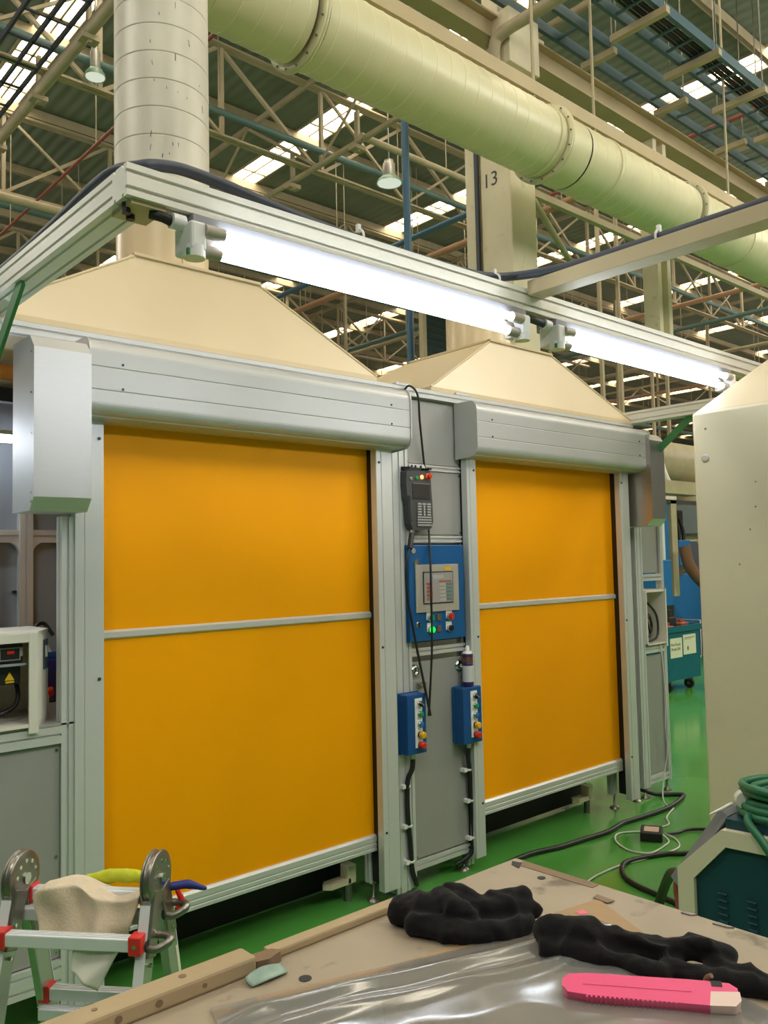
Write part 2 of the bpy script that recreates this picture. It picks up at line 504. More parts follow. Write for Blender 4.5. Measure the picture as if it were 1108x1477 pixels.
struct(MB().box(6.5, 12.5, 5.0, 5.06, 5.2, 5.27).build('roof_beam', 'steel_cream'))
m = MB(); m.box(8.95, 9.03, 5.05, 5.25, 4.0, 6.6).box(9.17, 9.25, 5.05, 5.25, 4.0, 6.6).box(9.03, 9.17, 5.14, 5.16, 4.0, 6.6)
struct(m.build('drop_pillar', 'column_cream'))
struct(MB().cyl((3.58, 3, 7.5), (3.58, 40, 7.5), .07, 12).build('roof_beam', 'steel_cream'))
p0 = None
for (x, y) in ((13.74, 9), (14.39, 9), (16.5, 9.2), (17.5, 13), (20.6, 13), (11.5, 14), (22, 17), (19, 11), (24, 12), (9.5, 17), (28, 16), (25, 21)):
    if p0 is None:
        m = MB(); m.box(x - .032, x + .032, y - .032, y + .032, 0, 8.9); p0 = struct(m.build('steel_post', 'steel_cream')); pl = p0.location.copy()
    else:
        o = p0.copy(); COL.objects.link(o); o.location = (x, y, 0)

# ================================================================== OVERHEAD SERVICES
def pipe(name, pts, r, m, label, cat, group=None, n=10, hang=True):
    mb = MB(); mb.tube(pts, r, n)
    o = tag(mb.build(name, m), label, cat, group)
    if len(pts) == 2 and hang:
        a, b = V(pts[0]), V(pts[1]); d = (b - a).normalized(); L = (b - a).length; s = 1.7; k = 0
        while s < L - .3 and k < 12:
            q = a + d * s
            MB().cyl(q, (q.x, q.y, 9.09), .009, 6).build('hanger_rod', 'steel_cream', o); s += 3.4; k += 1
    return o
pipe('sprinkler_pipe', [(4.42, 2, 7.2), (4.42, 40, 7.2)], .022, 'pipe_red', 'thin red pipe running under the roof left of the round grey duct', 'pipe')
pipe('sprinkler_pipe', [(10.4, 1.5, 7.2), (10.4, 8.4, 7.2), (10.4, 8.4, 6.4)], .03, 'pipe_red', 'bright red pipe under the roof right of the round cream duct', 'pipe')
pipe('air_pipe', [(-6, 9.86, 7.9), (40, 9.86, 7.9)], .055, 'pipe_teal', 'long teal pipe crossing the middle skylight behind the ducts', 'pipe')
pipe('air_pipe', [(-6, 14.8, 7.9), (40, 14.8, 7.9)], .06, 'pipe_teal', 'teal pipe low at far left above the sloping rail', 'pipe')
pipe('air_pipe', [(9.56, 6.5, 7.0), (9.56, 20, 7.0)], .05, 'pipe_blue', 'blue pipe running into depth left of the square column', 'pipe')
for i, dx in enumerate((0, .14, .28)):
    pipe('copper_pipe', [(10.66 + dx, 6, 7.15 + .05 * i), (10.66 + dx, 30, 7.15 + .05 * i)], .045, 'pipe_orange',
         ['salmon pipe nearest in the bundle left of the square column', 'salmon pipe in the middle of the bundle left of the square column', 'salmon pipe farthest in the bundle left of the square column'][i], 'pipe', 'salmon pipe bundle')
pipe('water_pipe', [(7.35, 8.53, 7.5), (9.8, 8.53, 7.5)], .05, 'steel_cream', 'cream pipe just under the round duct beside the blue drop pipe', 'pipe')
pipe('drop_pipe', spl([(6.74, 7, 0.1), (6.74, 7, 4), (6.74, 7, 7.6), (6.80, 6.9, 8.1), (7.2, 6.6, 8.5), (7.9, 6.2, 8.6)]), .045, 'pipe_blue', 'vertical blue drop pipe behind the overhead rail, bent at top', 'pipe')
pipe('drain_pipe', spl([(6.02, 5.0, 6.2), (6.02, 5.0, 6.5), (6.03, 4.9, 6.6), (6.05, 4.5, 6.62), (6.05, 3.4, 6.62)], 6), .06, 'steel_cream', 'cream pipe with an elbow at the top of the square column', 'pipe')
pipe('strut_bar', [(6.53, 5.0, 5.16), (8.6, 5.9, 5.05)], .035, 'steel_cream', 'cream bar from the square column running right under the duct', 'bar', hang=False)
pipe('rod_frame', [(6.1, 4.8, 5.95), (7.2, 4.8, 6.1), (7.2, 5.6, 6.1)], .02, 'steel_cream', 'thin bent cream conduit beside the column head', 'conduit')
rr = random.Random(3)
for i, (x, z) in enumerate(((12.9, 6.8), (14.2, 7.2), (16.4, 6.9), (18.8, 7.1), (21.5, 7.0), (26, 7.2))):
    pipe('process_pipe', [(x, 3.0, z), (x, 38, z)], .05, ['pipe_teal', 'steel_cream', 'pipe_orange'][i % 3],
         ['teal', 'cream', 'salmon'][i % 3] + ' pipe far under the roof, ' + ['first', 'second', 'third', 'fourth', 'fifth', 'sixth'][i] + ' right of the bundle by the column', 'pipe', 'far roof pipes')
for i, (y, z, mm) in enumerate(((11.5, 6.6, 'steel_cream'), (15.6, 6.2, 'pipe_teal'), (19.4, 6.6, 'steel_cream'), (23, 5.6, 'pipe_orange'), (27, 6.3, 'steel_cream'), (31, 5.4, 'steel_cream'))):
    pipe('process_pipe', [(-6, y, z), (45, y, z)], .06, mm, 'crosswise ' + {'steel_cream': 'cream', 'pipe_teal': 'teal', 'pipe_orange': 'salmon'}[mm] + ' pipe seen between the hoods, ' + ['nearest', 'second nearest', 'third nearest', 'fourth nearest', 'fifth nearest', 'farthest'][i], 'pipe', 'crosswise roof pipes')
# louvred slat panel beside the column
t = thing('slat_screen', 'dark ribbed slat screen under the lamp left of the square column', 'screen', (6.8, 6.5, 3.2))
MB().box(6.42, 6.48, 6.47, 6.53, 2.2, 4.9).build('post', 'steel_cream', t)
MB().box(7.24, 7.30, 6.47, 6.53, 2.2, 4.9).build('post', 'steel_cream', t)
m = MB()
for i in range(18): m.obox((6.86, 6.5, 3.2 + i * .075), (1, 0, 0), (0, .8, .6), (0, -.6, .8), .76, .012, .085)
m.build('slat_panel', 'wall_far', t)

# cable trays along x with rungs, on strut channels hung by rods
def tray(name, y0, y1, z, x0, x1, label, step, m):
    t = thing(name, label, 'cable tray', (x0, (y0 + y1) / 2, z))
    for y in (y0, y1): MB().box(x0, x1, y - .02, y + .02, z - .05, z + .06).build('side_rail', m, t)
    r = MB(); x = x0 + .2
    while x < x1: r.box(x - .015, x + .015, y0, y1, z - .04, z - .02); x += step
    o = r.build('rungs', m, t); o['kind'] = 'stuff'
    return t
tray('cable_ladder', 4.02, 4.37, 7.0, 5.0, 22, 'wide blue cable ladder at upper right, nearest under the roof', .32, 'tray_blue')
cb = MB()
for i in range(5): cb.tube([(5, 4.10 + i * .035, 6.99 + .01 * (i % 2)), (22, 4.10 + i * .035, 6.99)], .016, 6)
tag(cb.build('cable_bundle', 'rubber'), 'black cables lying in the wide blue cable ladder', 'cable', kind='stuff')
tray('cable_ladder', 4.70, 4.98, 7.0, 5.0, 24, 'narrow blue cable ladder running behind the wide blue one', .6, 'tray_blue')
tray('cable_ladder', 2.2, 2.5, 7.6, 6, 24, 'blue cable ladder in the upper right corner', .35, 'tray_blue')
st = 0
LBL = ['first', 'second', 'third', 'fourth', 'fifth', 'sixth', 'seventh']
for i, x in enumerate((7.34, 8.4, 9.5, 10.6, 11.7, 13.0, 14.5)):
    t = thing('hanger_channel', LBL[i] + ' cream channel across the wide blue ladder, counted from the left', 'hanger', (x, 4.2, 6.88), 'hanger channels')
    MB().box(x - .035, x + .035, 3.92, 4.55, 6.86, 6.93).build('channel', 'steel_cream', t)
    MB().cyl((x, 3.96, 6.9), (x, 3.96, 9.05), .008, 6).build('rod', 'steel', t)
    MB().cyl((x, 4.5, 6.9), (x, 4.5, 9.05), .008, 6).build('rod', 'steel', t)
for i, x in enumerate((7.52, 9.0, 10.5, 12)):
    t = thing('hanger_channel', LBL[i] + ' cream channel under the narrow blue ladder, counted from the left', 'hanger', (x, 4.85, 6.88), 'hanger channels')
    MB().box(x - .035, x + .035, 4.62, 5.03, 6.86, 6.93).build('channel', 'steel_cream', t)
    MB().cyl((x, 4.66, 6.9), (x, 4.66, 9.05), .008, 6).build('rod', 'steel', t)
# wire grid tray under the left skylight
t = thing('wire_tray', 'dark wire tray running below the bright skylight at upper left', 'cable tray', (3.2, 12, 7.5))
for x in (2.92, 3.2, 3.42): MB().box(x - .015, x + .015, 4, 24, 7.52, 7.58).build('side_rail', 'cable_sheath', t)
m = MB()
for i in range(38): m.box(2.92, 3.42, 4.1 + i * .52, 4.13 + i * .52, 7.52, 7.54)
m.build('rungs', 'cable_sheath', t)['kind'] = 'stuff'
pipe('conduit_pipe', [(2.72, 3, 7.6), (2.72, 30, 7.6)], .04, 'pipe_teal', 'grey green conduit along the left edge of the wire tray', 'pipe')
# high bay lamps
def highbay(x, y, z, label, s=1):
    t = thing('high_bay_lamp', label, 'lamp', (x, y, z), 'high bay lamps')
    MB().lathe([(.06 * s, .12), (.12 * s, .11), (.19 * s, .05), (.21 * s, 0)], (x, y, z), n=28, caps=False).build('shade', 'lamp_green', t)
    MB().cyl((x, y, z + .005), (x, y, z + .012), .19 * s, 28).build('lens', 'lamp_lens', t)
    MB().lathe([(.10 * s, .12), (.10 * s, .32), (.075 * s, .34), (.075 * s, .38)], (x, y, z), n=20).build('housing', 'lamp_grey', t)
    MB().cyl((x, y, z + .38), (x, y, 9.05), .012, 8).build('stem', 'steel', t)
    return t
highbay(8.79, 9.53, 7.6, 'green shaded high bay lamp hanging left of the blue drop pipe')
highbay(4.06, 9.67, 7.6, 'round high bay lamp left of the vertical grey duct', .6)

# ================================================================== DUCTS
t = thing('extract_duct', 'large horizontal cream spiral duct crossing the top of the view', 'duct', (6, 4.2, 4.82))
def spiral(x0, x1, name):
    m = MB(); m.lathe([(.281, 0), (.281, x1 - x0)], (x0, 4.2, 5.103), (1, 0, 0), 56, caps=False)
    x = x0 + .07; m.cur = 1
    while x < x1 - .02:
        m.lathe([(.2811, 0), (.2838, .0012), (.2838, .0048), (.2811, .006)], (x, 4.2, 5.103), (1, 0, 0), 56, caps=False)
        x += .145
    m.build(name, ['duct_cream', 'duct_seam_glint'], t)
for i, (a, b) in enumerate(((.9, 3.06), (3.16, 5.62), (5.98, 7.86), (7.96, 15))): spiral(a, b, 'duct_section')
MB().lathe([(.283, 0), (.283, .30)], (5.66, 4.2, 5.103), (1, 0, 0), 48, caps=False).build('coupling', 'duct_cream', t)
for x in (3.09, 5.63, 7.9):
    MB().lathe([(.284, 0), (.325, 0), (.325, .016), (.284, .016)], (x, 4.2, 5.103), (1, 0, 0), 48).lathe([(.284, 0), (.325, 0), (.325, .016), (.284, .016)], (x + .022, 4.2, 5.103), (1, 0, 0), 48).build('flange', 'duct_cream', t)
for x in (3.09, 5.63, 7.9):
    for i in range(16):
        a = 2 * PI * i / 16; p = V((x - .012, 4.2 + .306 * math.cos(a), 5.103 + .306 * math.sin(a)))
        MB().cyl(p, p + V((.062, 0, 0)), .007, 6).build('flange_bolt', 'steel', t)
for i, x in enumerate((5.55, 6.43, 9.03)):
    h = thing('duct_hanger', 'thin cream rod hanging the cream duct, ' + ['by the big flange', 'second right of the column', 'rightmost'][i], 'hanger rod', (x, 4.2, 5.4), 'duct hanger rods')
    MB().cyl((x, 4.2, 5.385), (x, 4.2, 9.02), .014, 8).build('rod', 'steel_cream', h)
    MB().lathe([(.287, -.015), (.292, -.015), (.292, .015), (.287, .015)], (x, 4.2, 5.103), (1, 0, 0), 40).build('strap', 'duct_cream', h)

DX, DY = 1.77, 3.46
t = thing('exhaust_stack', 'thick vertical grey spiral duct rising from the left hood', 'duct', (DX, DY, 2.86))
prof = []; z = 3.12
while z < 7.4:
    prof += [(.212, z), (.212, z + .002), (.212, z + .112), (.212, z + .114), (.2092, z + .116), (.2092, z + .119), (.212, z + .121), (.212, z + .123)]; z += .126
MB().lathe(prof, (DX, DY, 0), n=56, caps=False).build('spiral_section', 'duct_galv', t)
MB().lathe([(.205, 2.865), (.205, 3.13)], (DX, DY, 0), n=56, caps=False).build('collar', 'hood_cream', t)
m = MB(); rr = random.Random(4)
for i in range(26):
    a = math.radians(rr.uniform(228, 262) if i < 20 else rr.uniform(265, 300)); zz = rr.uniform(3.25, 4.3); h = rr.uniform(.008, .035); w = rr.uniform(.001, .004)
    e = V((math.cos(a), math.sin(a), 0)); m.obox(V((DX, DY, zz)) + e * .212, e.cross(V((0, 0, 1))), e, (rr.uniform(-.3, .3) * e.y, -.3 * rr.uniform(-1, 1) * e.x, 1), w, .0012, h)
m.build('scuff_marks', 'cable_sheath', t)['kind'] = 'stuff'
MB().box(DX - .012, DX + .012, DY - .211, DY - .203, 2.87, 3.12).build('collar_seam', 'hood_cream', t)

# ================================================================== MACHINE
def hood(x0, x1, tx0, tx1, label):
    t = thing('exhaust_hood', label, 'hood', ((x0 + x1) / 2, 3.6, 2.485), 'sheet metal exhaust hoods')
    y0, y1, ty0, ty1, z0, z1, lip = 3.035, 4.25, 3.12, 3.80, 2.487, 2.86, .022
    p = [(x0, y0, z0), (x1, y0, z0), (x1, y1, z0), (x0, y1, z0), (x0, y0, z0 + lip), (x1, y0, z0 + lip), (x1, y1, z0 + lip), (x0, y1, z0 + lip),
         (tx0, ty0, z1), (tx1, ty0, z1), (tx1, ty1, z1), (tx0, ty1, z1)]
    f = [(0, 1, 5, 4), (1, 2, 6, 5), (2, 3, 7, 6), (3, 0, 4, 7), (4, 5, 9, 8), (5, 6, 10, 9), (6, 7, 11, 10), (7, 4, 8, 11), (8, 9, 10, 11), (3, 2, 1, 0)]
    MB().add(p, f).build('shell', 'hood_cream', t)
    m = MB(); m.box(tx0 - .012, tx1 + .012, ty0 - .012, ty0 + .01, z1 - .004, z1 + .008).box(tx0 - .012, tx1 + .012, ty1 - .01, ty1 + .012, z1 - .004, z1 + .008)
    m.box(tx0 - .012, tx0 + .01, ty0, ty1, z1 - .004, z1 + .008).box(tx1 - .01, tx1 + .012, ty0, ty1, z1 - .004, z1 + .008)
    m.build('top_flange', 'hood_cream', t)
    for a, b in (((x0, y0, z0 + lip), (tx0, ty0, z1)), ((x1, y0, z0 + lip), (tx1, ty0, z1)), ((x0, y1, z0 + lip), (tx0, ty1, z1))):
        MB().tube([a, b], .006, 6).build('seam', 'hood_cream', t)
    return t
hood(.86, 2.69, 1.48, 2.057, 'left cream sheet metal hood above the left yellow door')
hood(3.06, 4.957, 3.64, 4.20, 'right cream sheet metal hood above the right yellow door')
tag(MB().lathe([(.2, 2.862), (.2, 3.16), (.17, 3.2)], (3.92, 3.46, 0), n=40).build('hood_collar', 'hood_cream'), 'short cream duct stub on the right hood behind the lamp', 'duct')

# frame of the cell: top rail, base rails, feet, rear posts
t = thing('cell_frame', 'aluminium extrusion frame carrying both yellow doors and hoods', 'frame', (2.9, 3.6, 0))
MB().slot((.86, 3.045, 2.46), (4.957, 3.045, 2.46), .045, .045).build('top_rail', 'alu_x', t)
MB().slot((.86, 4.23, 2.46), (4.957, 4.23, 2.46), .045, .045).build('top_rail', 'alu_x', t)
for x in (.885, 4.935): MB().slot((x, 3.07, 2.46), (x, 4.205, 2.46), .045, .045).build('side_rail', 'alu', t)
for x in (2.85, 3.05, 4.94, .885): MB().slot((x, 4.23, .08), (x, 4.23, 2.437), .045, .045, up=(1, 0, 0)).build('rear_post', 'alu', t)
MB().slot((2.662, 3.12, .08), (2.662, 3.12, 2.437), .045, .045, up=(1, 0, 0)).build('post', 'alu', t)
MB().slot((3.37, 3.14, .08), (3.37, 3.14, 2.437), .045, .045, up=(1, 0, 0)).build('post', 'alu', t)
MB().slot((4.73, 3.14, .08), (4.73, 3.14, 2.437), .045, .045, up=(1, 0, 0)).build('post', 'alu', t)
for x, y in ((2.655, 3.10), (3.25, 3.07), (4.72, 3.12), (4.95, 2.9 + .2)):
    MB().lathe([(.032, 0), (.03, .006), (.012, .018), (.007, .02), (.007, .09)], (x, y, 0), n=18).build('levelling_foot', 'steel', t)
for a, b in ((1.2, 2.64), (3.36, 4.72)):
    MB().box(a, b, 3.33, 3.36, .02, .62).build('shade_skirt', 'black_skirt', t)  # black skirt, carried down to stand in for shade on the floor below
MB().box(.9, 4.94, 4.2, 4.215, .1, 2.43).build('back_panel', 'panel_grey', t)
MB().box(2.83, 2.845, 3.1, 4.2, .1, 2.43).build('side_panel', 'panel_grey', t)
for i, x in enumerate((2.80, 3.235)):
    m = MB(); m.box(x, x + .11, 3.02, 3.05, 2.484, 2.495).cyl((x + .02, 3.035, 2.495), (x + .02, 3.035, 2.502), .008, 8).cyl((x + .09, 3.035, 2.495), (x + .09, 3.035, 2.502), .008, 8)
    m.build('joint_plate', 'alu_x', t)

def door(lpost, rpost, cx0, cx1, cov0, cov1, label, boxes):
    t = thing('roll_up_door', label, 'door', ((cx0 + cx1) / 2, 3.07, .25))
    m = MB(); m.box(cx0, cx1, 3.068, 3.073, .315, 2.17)
    m.build('curtain', 'curtain_yellow', t)
    m = MB(); m.prism([(0, 0), (-.012, .008), (-.012, .028), (0, .036)], (cx0, 3.068, 1.332), (0, 1, 0), (0, 0, 1), (cx1 - cx0, 0, 0))
    m.build('stiffener_bar', 'alu_x', t)
    m = MB(); m.prism([(.012, 0), (-.018, 0), (-.018, .012), (-.0155, .014), (-.0155, .018), (-.018, .02), (-.018, .034), (-.0155, .036), (-.0155, .04), (-.018, .042), (-.018, .064), (-.01, .074), (.012, .074)],
                      (cx0, 3.068, .248), (0, 1, 0), (0, 0, 1), (cx1 - cx0, 0, 0))
    m.build('bottom_bar', 'alu_x', t)
    for (a, b, inner) in (lpost + (1,), rpost + (-1,)):
        m = MB()
        g = .003
        w = b - a
        poly = [(0, 0), (w * .28, 0), (w * .29, .004), (w * .33, .004), (w * .34, 0), (w, 0), (w, .04), (0, .04)]
        m.prism(poly, (a, 2.99, .07), (1, 0, 0), (0, 1, 0), (0, 0, 2.08))
        o = m.build('guide_post', 'alu', t, .0015)
        MB().box(a + .008, b - .002, 3.03, 3.085, .1, 2.15).build('slot_gap_shade', 'black', o)  # black block inside the guide slot, painting its dark gap
        xs = a + .018 if inner < 0 else b - .018
        m = MB()
        for z in (.34, 1.2, 2.08): m.cyl((xs, 2.9905, z), (xs, 2.986, z), .006, 10)
        m.build('screw', 'alu_dark', o)
    # roller cover
    poly = [(3.035, 2.428), (2.93, 2.428)]
    for k in range(1, 9):
        a = PI / 2 * k / 8
        poly.append((2.93 - .05 * math.sin(a), 2.378 + .05 * math.cos(a)))
    poly += [(2.88, 2.327), (2.883, 2.3255), (2.883, 2.3235), (2.88, 2.322), (2.88, 2.243), (2.883, 2.2415), (2.883, 2.2395), (2.88, 2.238), (2.88, 2.195)]
    for k in range(1, 9):
        a = PI / 2 * k / 8
        poly.append((2.88 + .04 * (1 - math.cos(a)), 2.195 - .04 * math.sin(a)))
    poly += [(2.922, 2.152), (2.924, 2.148), (3.035, 2.142)]
    MB().prism(poly, (cov0, 0, 0), (0, 1, 0), (0, 0, 1), (cov1 - cov0, 0, 0)).build('roller_cover', 'cover_grey', t, .0015)
    pe = [(3.035, 2.434), (2.92, 2.434), (2.897, 2.428), (2.880, 2.410), (2.874, 2.385), (2.874, 2.19), (2.882, 2.163), (2.900, 2.147), (2.925, 2.142), (3.035, 2.134)]
    for xx in (cov0 - .006, cov1):
        MB().prism(pe, (xx, 0, 0), (0, 1, 0), (0, 0, 1), (.006, 0, 0)).build('end_cap', 'cover_grey', t)
    m = MB()
    for z in (2.25, 2.34):
        for x in (cov0 + .12, cov1 - .12): m.cyl((x, 2.8805, z), (x, 2.877, z), .005, 8)
    m.build('cover_rivet', 'alu_dark', t)
    for (bx0, bx1, mm) in boxes:
        zt, zb = 2.40, 1.80
        pb = [(3.06, zt), (2.89, zt), (2.85, zt - .045), (2.85, zb + .045), (2.89, zb), (3.06, zb)]
        o = MB().prism(pb, (bx0, 0, 0), (0, 1, 0), (0, 0, 1), (bx1 - bx0, 0, 0)).build('motor_housing', mm, t, .0012)
        m = MB()
        for z in (1.83, 1.86, 2.06, 2.2, 2.34):
            m.cyl((bx0 - .001, 2.87, z), (bx0 - .003, 2.87, z), .004, 8)
        m.build('rivet', 'chrome', o)
    return t
door((1.18, 1.287), (2.63, 2.732), 1.27, 2.655, 1.192, 2.757, 'left yellow roll-up door with the large steel motor box beside it', [(.985, 1.183, 'stainless_cover')])
door((3.266, 3.338), (4.60 + .115, 4.815), 3.32, 4.735, 3.236, 4.905, 'right yellow roll-up door, beyond the grey control column', [(4.86, 5.03, 'stainless')])

# grey column between the doors
t = thing('control_column', 'narrow grey panel column standing between the two yellow doors', 'cabinet', (3.05, 3.05, 0))
MB().slot((2.79, 3.06, .02), (2.79, 3.06, 2.43), .09, .06, up=(0, -1, 0)).build('upright', 'alu', t)
MB().slot((2.862, 3.062, .02), (2.862, 3.062, 2.43), .045, .045, up=(0, -1, 0)).build('upright', 'alu', t)
MB().slot((3.29, 3.075, .02), (3.29, 3.075, 2.43), .045, .045, up=(0, -1, 0)).build('upright', 'alu', t)
for (a, b) in ((2.10, 2.425), (1.738, 2.062), (.145, 1.102)):
    m = MB(); m.box(2.885, 3.272, 3.046, 3.052, a, b); o = m.build('panel', 'panel_grey', t, .001)
    s = MB()
    for x in (2.895, 3.262):
        for z in (a + .012, b - .012): s.cyl((x, 3.0465, z), (x, 3.043, z), .005, 8)
    s.build('screw', 'chrome', o)
for z, h in ((2.081, .03), (1.715, .035), (1.15, .04), (.115, .045)):
    MB().slot((2.885, 3.06, z), (3.272, 3.06, z), .04, h).build('cross_rail', 'alu_x', t)
for x, z in ((2.905, 1.06), (3.225, 1.055)):
    MB().lathe([(.03, 0), (.03, .004), (.024, .006), (.024, .012), (.012, .012), (.012, .002)], (x, 3.046, z), (0, -1, 0), 24).build('lock', 'chrome', t)
for x, z in ((2.93, .995), (3.245, .999)):
    m = MB(); m.cyl((x, 3.046, z), (x, 3.02, z), .012, 14).cyl((x + .03, 3.046, z), (x + .03, 3.03, z - .004), .009, 12).bar((x, 3.03, z), (x + .035, 3.03, z - .002), .008, .012)
    m.build('toggle_latch', 'chrome', t)
for x in (3.0, 3.03, 3.045, 3.06): pass
m = MB(); m.box(2.888, 3.0, 3.030, 3.034, 2.068, 2.094); m.build('hanging_plate', 'alu', t)
m = MB()
for x in (2.905, 2.93, 2.968): m.cyl((x, 3.029, 2.081), (x, 3.031, 2.081), .008, 10)
m.build('plate_hole', 'black', t)

# blue operator panel
t = thing('operator_panel', 'blue operator panel with touch screen set in the grey column', 'control panel', (3.05, 3.02, 1.2))
MB().box(2.842, 3.256, 3.045, 3.06, 1.196, 1.692).build('gasket', 'black', t)
MB().box(2.85, 3.248, 3.012, 3.048, 1.204, 1.684).build('door', 'blue_panel', t, .003)
MB().box(2.89, 3.198, 3.004, 3.012, 1.347, 1.585).build('bezel', 'bezel', t, .002)
MB().box(2.938, 3.153, 3.001, 3.0045, 1.388, 1.549).build('screen_frame', 'black', t)
sc = MB().box(2.943, 3.148, 2.9995, 3.0012, 1.393, 1.544).build('screen', 'screen', t)
def blk(x0, x1, z0, z1, m): MB().box(x0, x1, 2.9988, 2.9996, z0, z1).build('screen_field', m, sc)
blk(3.005, 3.085, 1.513, 1.532, 'key_grey')
for i in range(5): blk(2.96, 3.0, 1.405 + i * .019, 1.419 + i * .019, 'copper')
blk(3.05, 3.14, 1.495, 1.503, 'copper')
for i in range(5):
    blk(3.05, 3.095, 1.40 + i * .019, 1.415 + i * .019, 'bezel'); blk(3.10, 3.142, 1.40 + i * .019, 1.415 + i * .019, 'pipe_teal')
MB().box(3.095, 3.14, 3.0025, 3.0045, 1.555, 1.572).build('tag', 'tag_yellow', t)
def key(x, z):
    MB().lathe([(.016, 0), (.016, .004), (.011, .006), (.011, .009)], (x, 3.012, z), (0, -1, 0), 20).build('lock', 'chrome', t)
key(2.9, 1.60); key(2.905, 1.288)
def pbtn(x, z, m, plate=True, big=1.0, y=3.012):
    if plate: MB().box(x - .024, x + .018, y - .002, y, z - .01, z + .034).build('name_plate', 'white_plastic', t)
    o = MB().lathe([(.0185 * big, 0), (.0185 * big, .008), (.0165 * big, .010)], (x, y - .002, z), (0, -1, 0), 22).build('button_ring', 'key_grey', t)
    MB().lathe([(.0145 * big, 0), (.0145 * big, .014), (.012 * big, .017)], (x, y - .008, z), (0, -1, 0), 22).build('button_cap', m, o)
pbtn(2.988, 1.318, 'btn_green'); pbtn(3.129, 1.318, 'btn_red', big=1.15); pbtn(2.99, 1.259, 'btn_green_lit'); pbtn(3.126, 1.259, 'black')
for z in (1.317, 1.26):
    m = MB(); m.box(3.035, 3.065, 3.008, 3.012, z - .016, z + .016); o = m.build('meter', 'steel', t)
    MB().box(3.039, 3.061, 3.0065, 3.0085, z - .012, z + .012).build('meter_window', 'rust', o)
MB().lathe([(.012, 0), (.014, 0), (.014, .001), (.012, .001)], (2.885, 3.0115, 1.655), (0, -1, 0), 24).build('embossed_mark', 'bezel', t)
MB().box(2.962, 3.03, 3.0385, 3.0395, 1.163, 1.169).build('pencil_mark', 'bezel', t) if 0 else None

# push-button stations
def station(x0, x1, z0, label):
    t = thing('button_station', label, 'button box', ((x0 + x1) / 2, 3.0, z0), 'push-button stations')
    MB().box(x0, x1, 2.965, 3.045, z0, z0 + .285).build('housing', 'blue_box', t, .004)
    MB().box(x0 - .004, x1 + .004, 3.025, 3.03, z0 - .004, z0 + .289).build('lid_seam', 'blue_panel', t)
    xc = (x0 + x1) / 2 + .012
    MB().box(xc - .026, xc + .022, 2.9625, 2.965, z0 + .03, z0 + .265).build('name_plate', 'white_plastic', t)
    for i, (mm, big) in enumerate((('black', 1), ('btn_green', 1), ('btn_blue', 1), ('btn_yellow', 1.25), ('btn_red', 1.3))):
        z = z0 + .238 - i * .049
        o = MB().lathe([(.016, 0), (.016, .009), (.014, .011)], (xc + .004, 2.9625, z), (0, -1, 0), 20).build('button_ring', 'chrome' if i < 3 else 'black', t)
        d = .03 if i > 2 else .018
        MB().lathe([(.0125 * big, .006), (.0135 * big, d * .6), (.0135 * big, d * .9), (.010 * big, d)], (xc + .004, 2.9625, z), (0, -1, 0), 20).build('button_cap', mm, o)
        if i == 0: MB().bar((xc - .006, 2.942, z + .008), (xc + .014, 2.942, z - .006), .006, .008, up=(0, 1, 0)).build('selector_grip', 'chrome', o)
    MB().cyl((xc - .012, 3.0, z0), (xc - .012, 3.0, z0 - .028), .013, 10).build('cable_gland', 'chrome', t)
station(2.775, 2.875 + .025, .675, 'left blue push-button box on the grey column, under the loose cable end')
station(3.165, 3.305, .665, 'right blue push-button box with the spray can on top')

t = thing('spray_can', 'purple and white spray can standing on the right button box', 'spray can', (3.245, 3.0, .952))
x, y, z = 3.245, 3.0, .9525
MB().lathe([(.028, 0), (.029, .003), (.029, .022)], (x, y, z), n=28).build('base_band', 'can_purple', t)
MB().lathe([(.0288, .022), (.0288, .105)], (x, y, z), n=28, caps=False).build('label_field', 'can_white', t)
MB().lathe([(.0288, .105), (.0288, .110), (.0291, .110), (.0291, .114), (.0288, .114), (.0288, .12)], (x, y, z), n=28, caps=False).build('label_stripe', 'can_purple', t)
MB().lathe([(.029, .12), (.029, .15)], (x, y, z), n=28, caps=False).build('picture_band', 'can_photo', t)
MB().lathe([(.029, .15), (.029, .164), (.027, .166)], (x, y, z), n=28).build('top_band', 'can_purple', t)
MB().lathe([(.027, .166), (.022, .175), (.014, .18)], (x, y, z), n=28).build('dome', 'white_plastic', t)
MB().lathe([(.012, .18), (.011, .2), (.008, .205)], (x, y, z), n=18).build('nozzle', 'white_plastic', t)

# teach pendant
t = thing('teach_pendant', 'dark grey robot teach pendant hanging on the grey column', 'handheld controller', (2.91, 3.0, 1.76))
pf = [(2.825, 2.05), (2.99, 2.058), (2.996, 1.95), (3.0, 1.90), (3.002, 1.80), (2.985, 1.765), (2.90, 1.752), (2.86, 1.76), (2.846, 1.79), (2.84, 1.88), (2.828, 1.92), (2.822, 1.98)]
MB().prism(pf, (0, 2.985, 0), (1, 0, 0), (0, 0, 1), (0, .045, 0)).build('body', 'pendant_dark', t, .006)
MB().box(2.862, 2.982, 2.982, 2.986, 1.912, 1.99).build('screen', 'screen_dark', t, .001)
MB().box(2.885, 2.992, 2.983, 2.986, 1.772, 1.9).build('keypad_plate', 'pendant_dark', t, .001)
ks = MB()
for r in range(9):
    nk = 3 if r < 5 else 7
    for k in range(nk):
        wx = .098 / nk; xx = 2.89 + (k + .5) * wx; zz = 1.888 - r * .0132
        if nk == 3 and k == 1 and r > 0: ks.cyl((xx, 2.983, zz), (xx, 2.980, zz), .006, 8)
        else: ks.box(xx - wx * .36, xx + wx * .36, 2.980, 2.983, zz - .0038, zz + .0038)
ks.build('keys', 'key_grey', t)
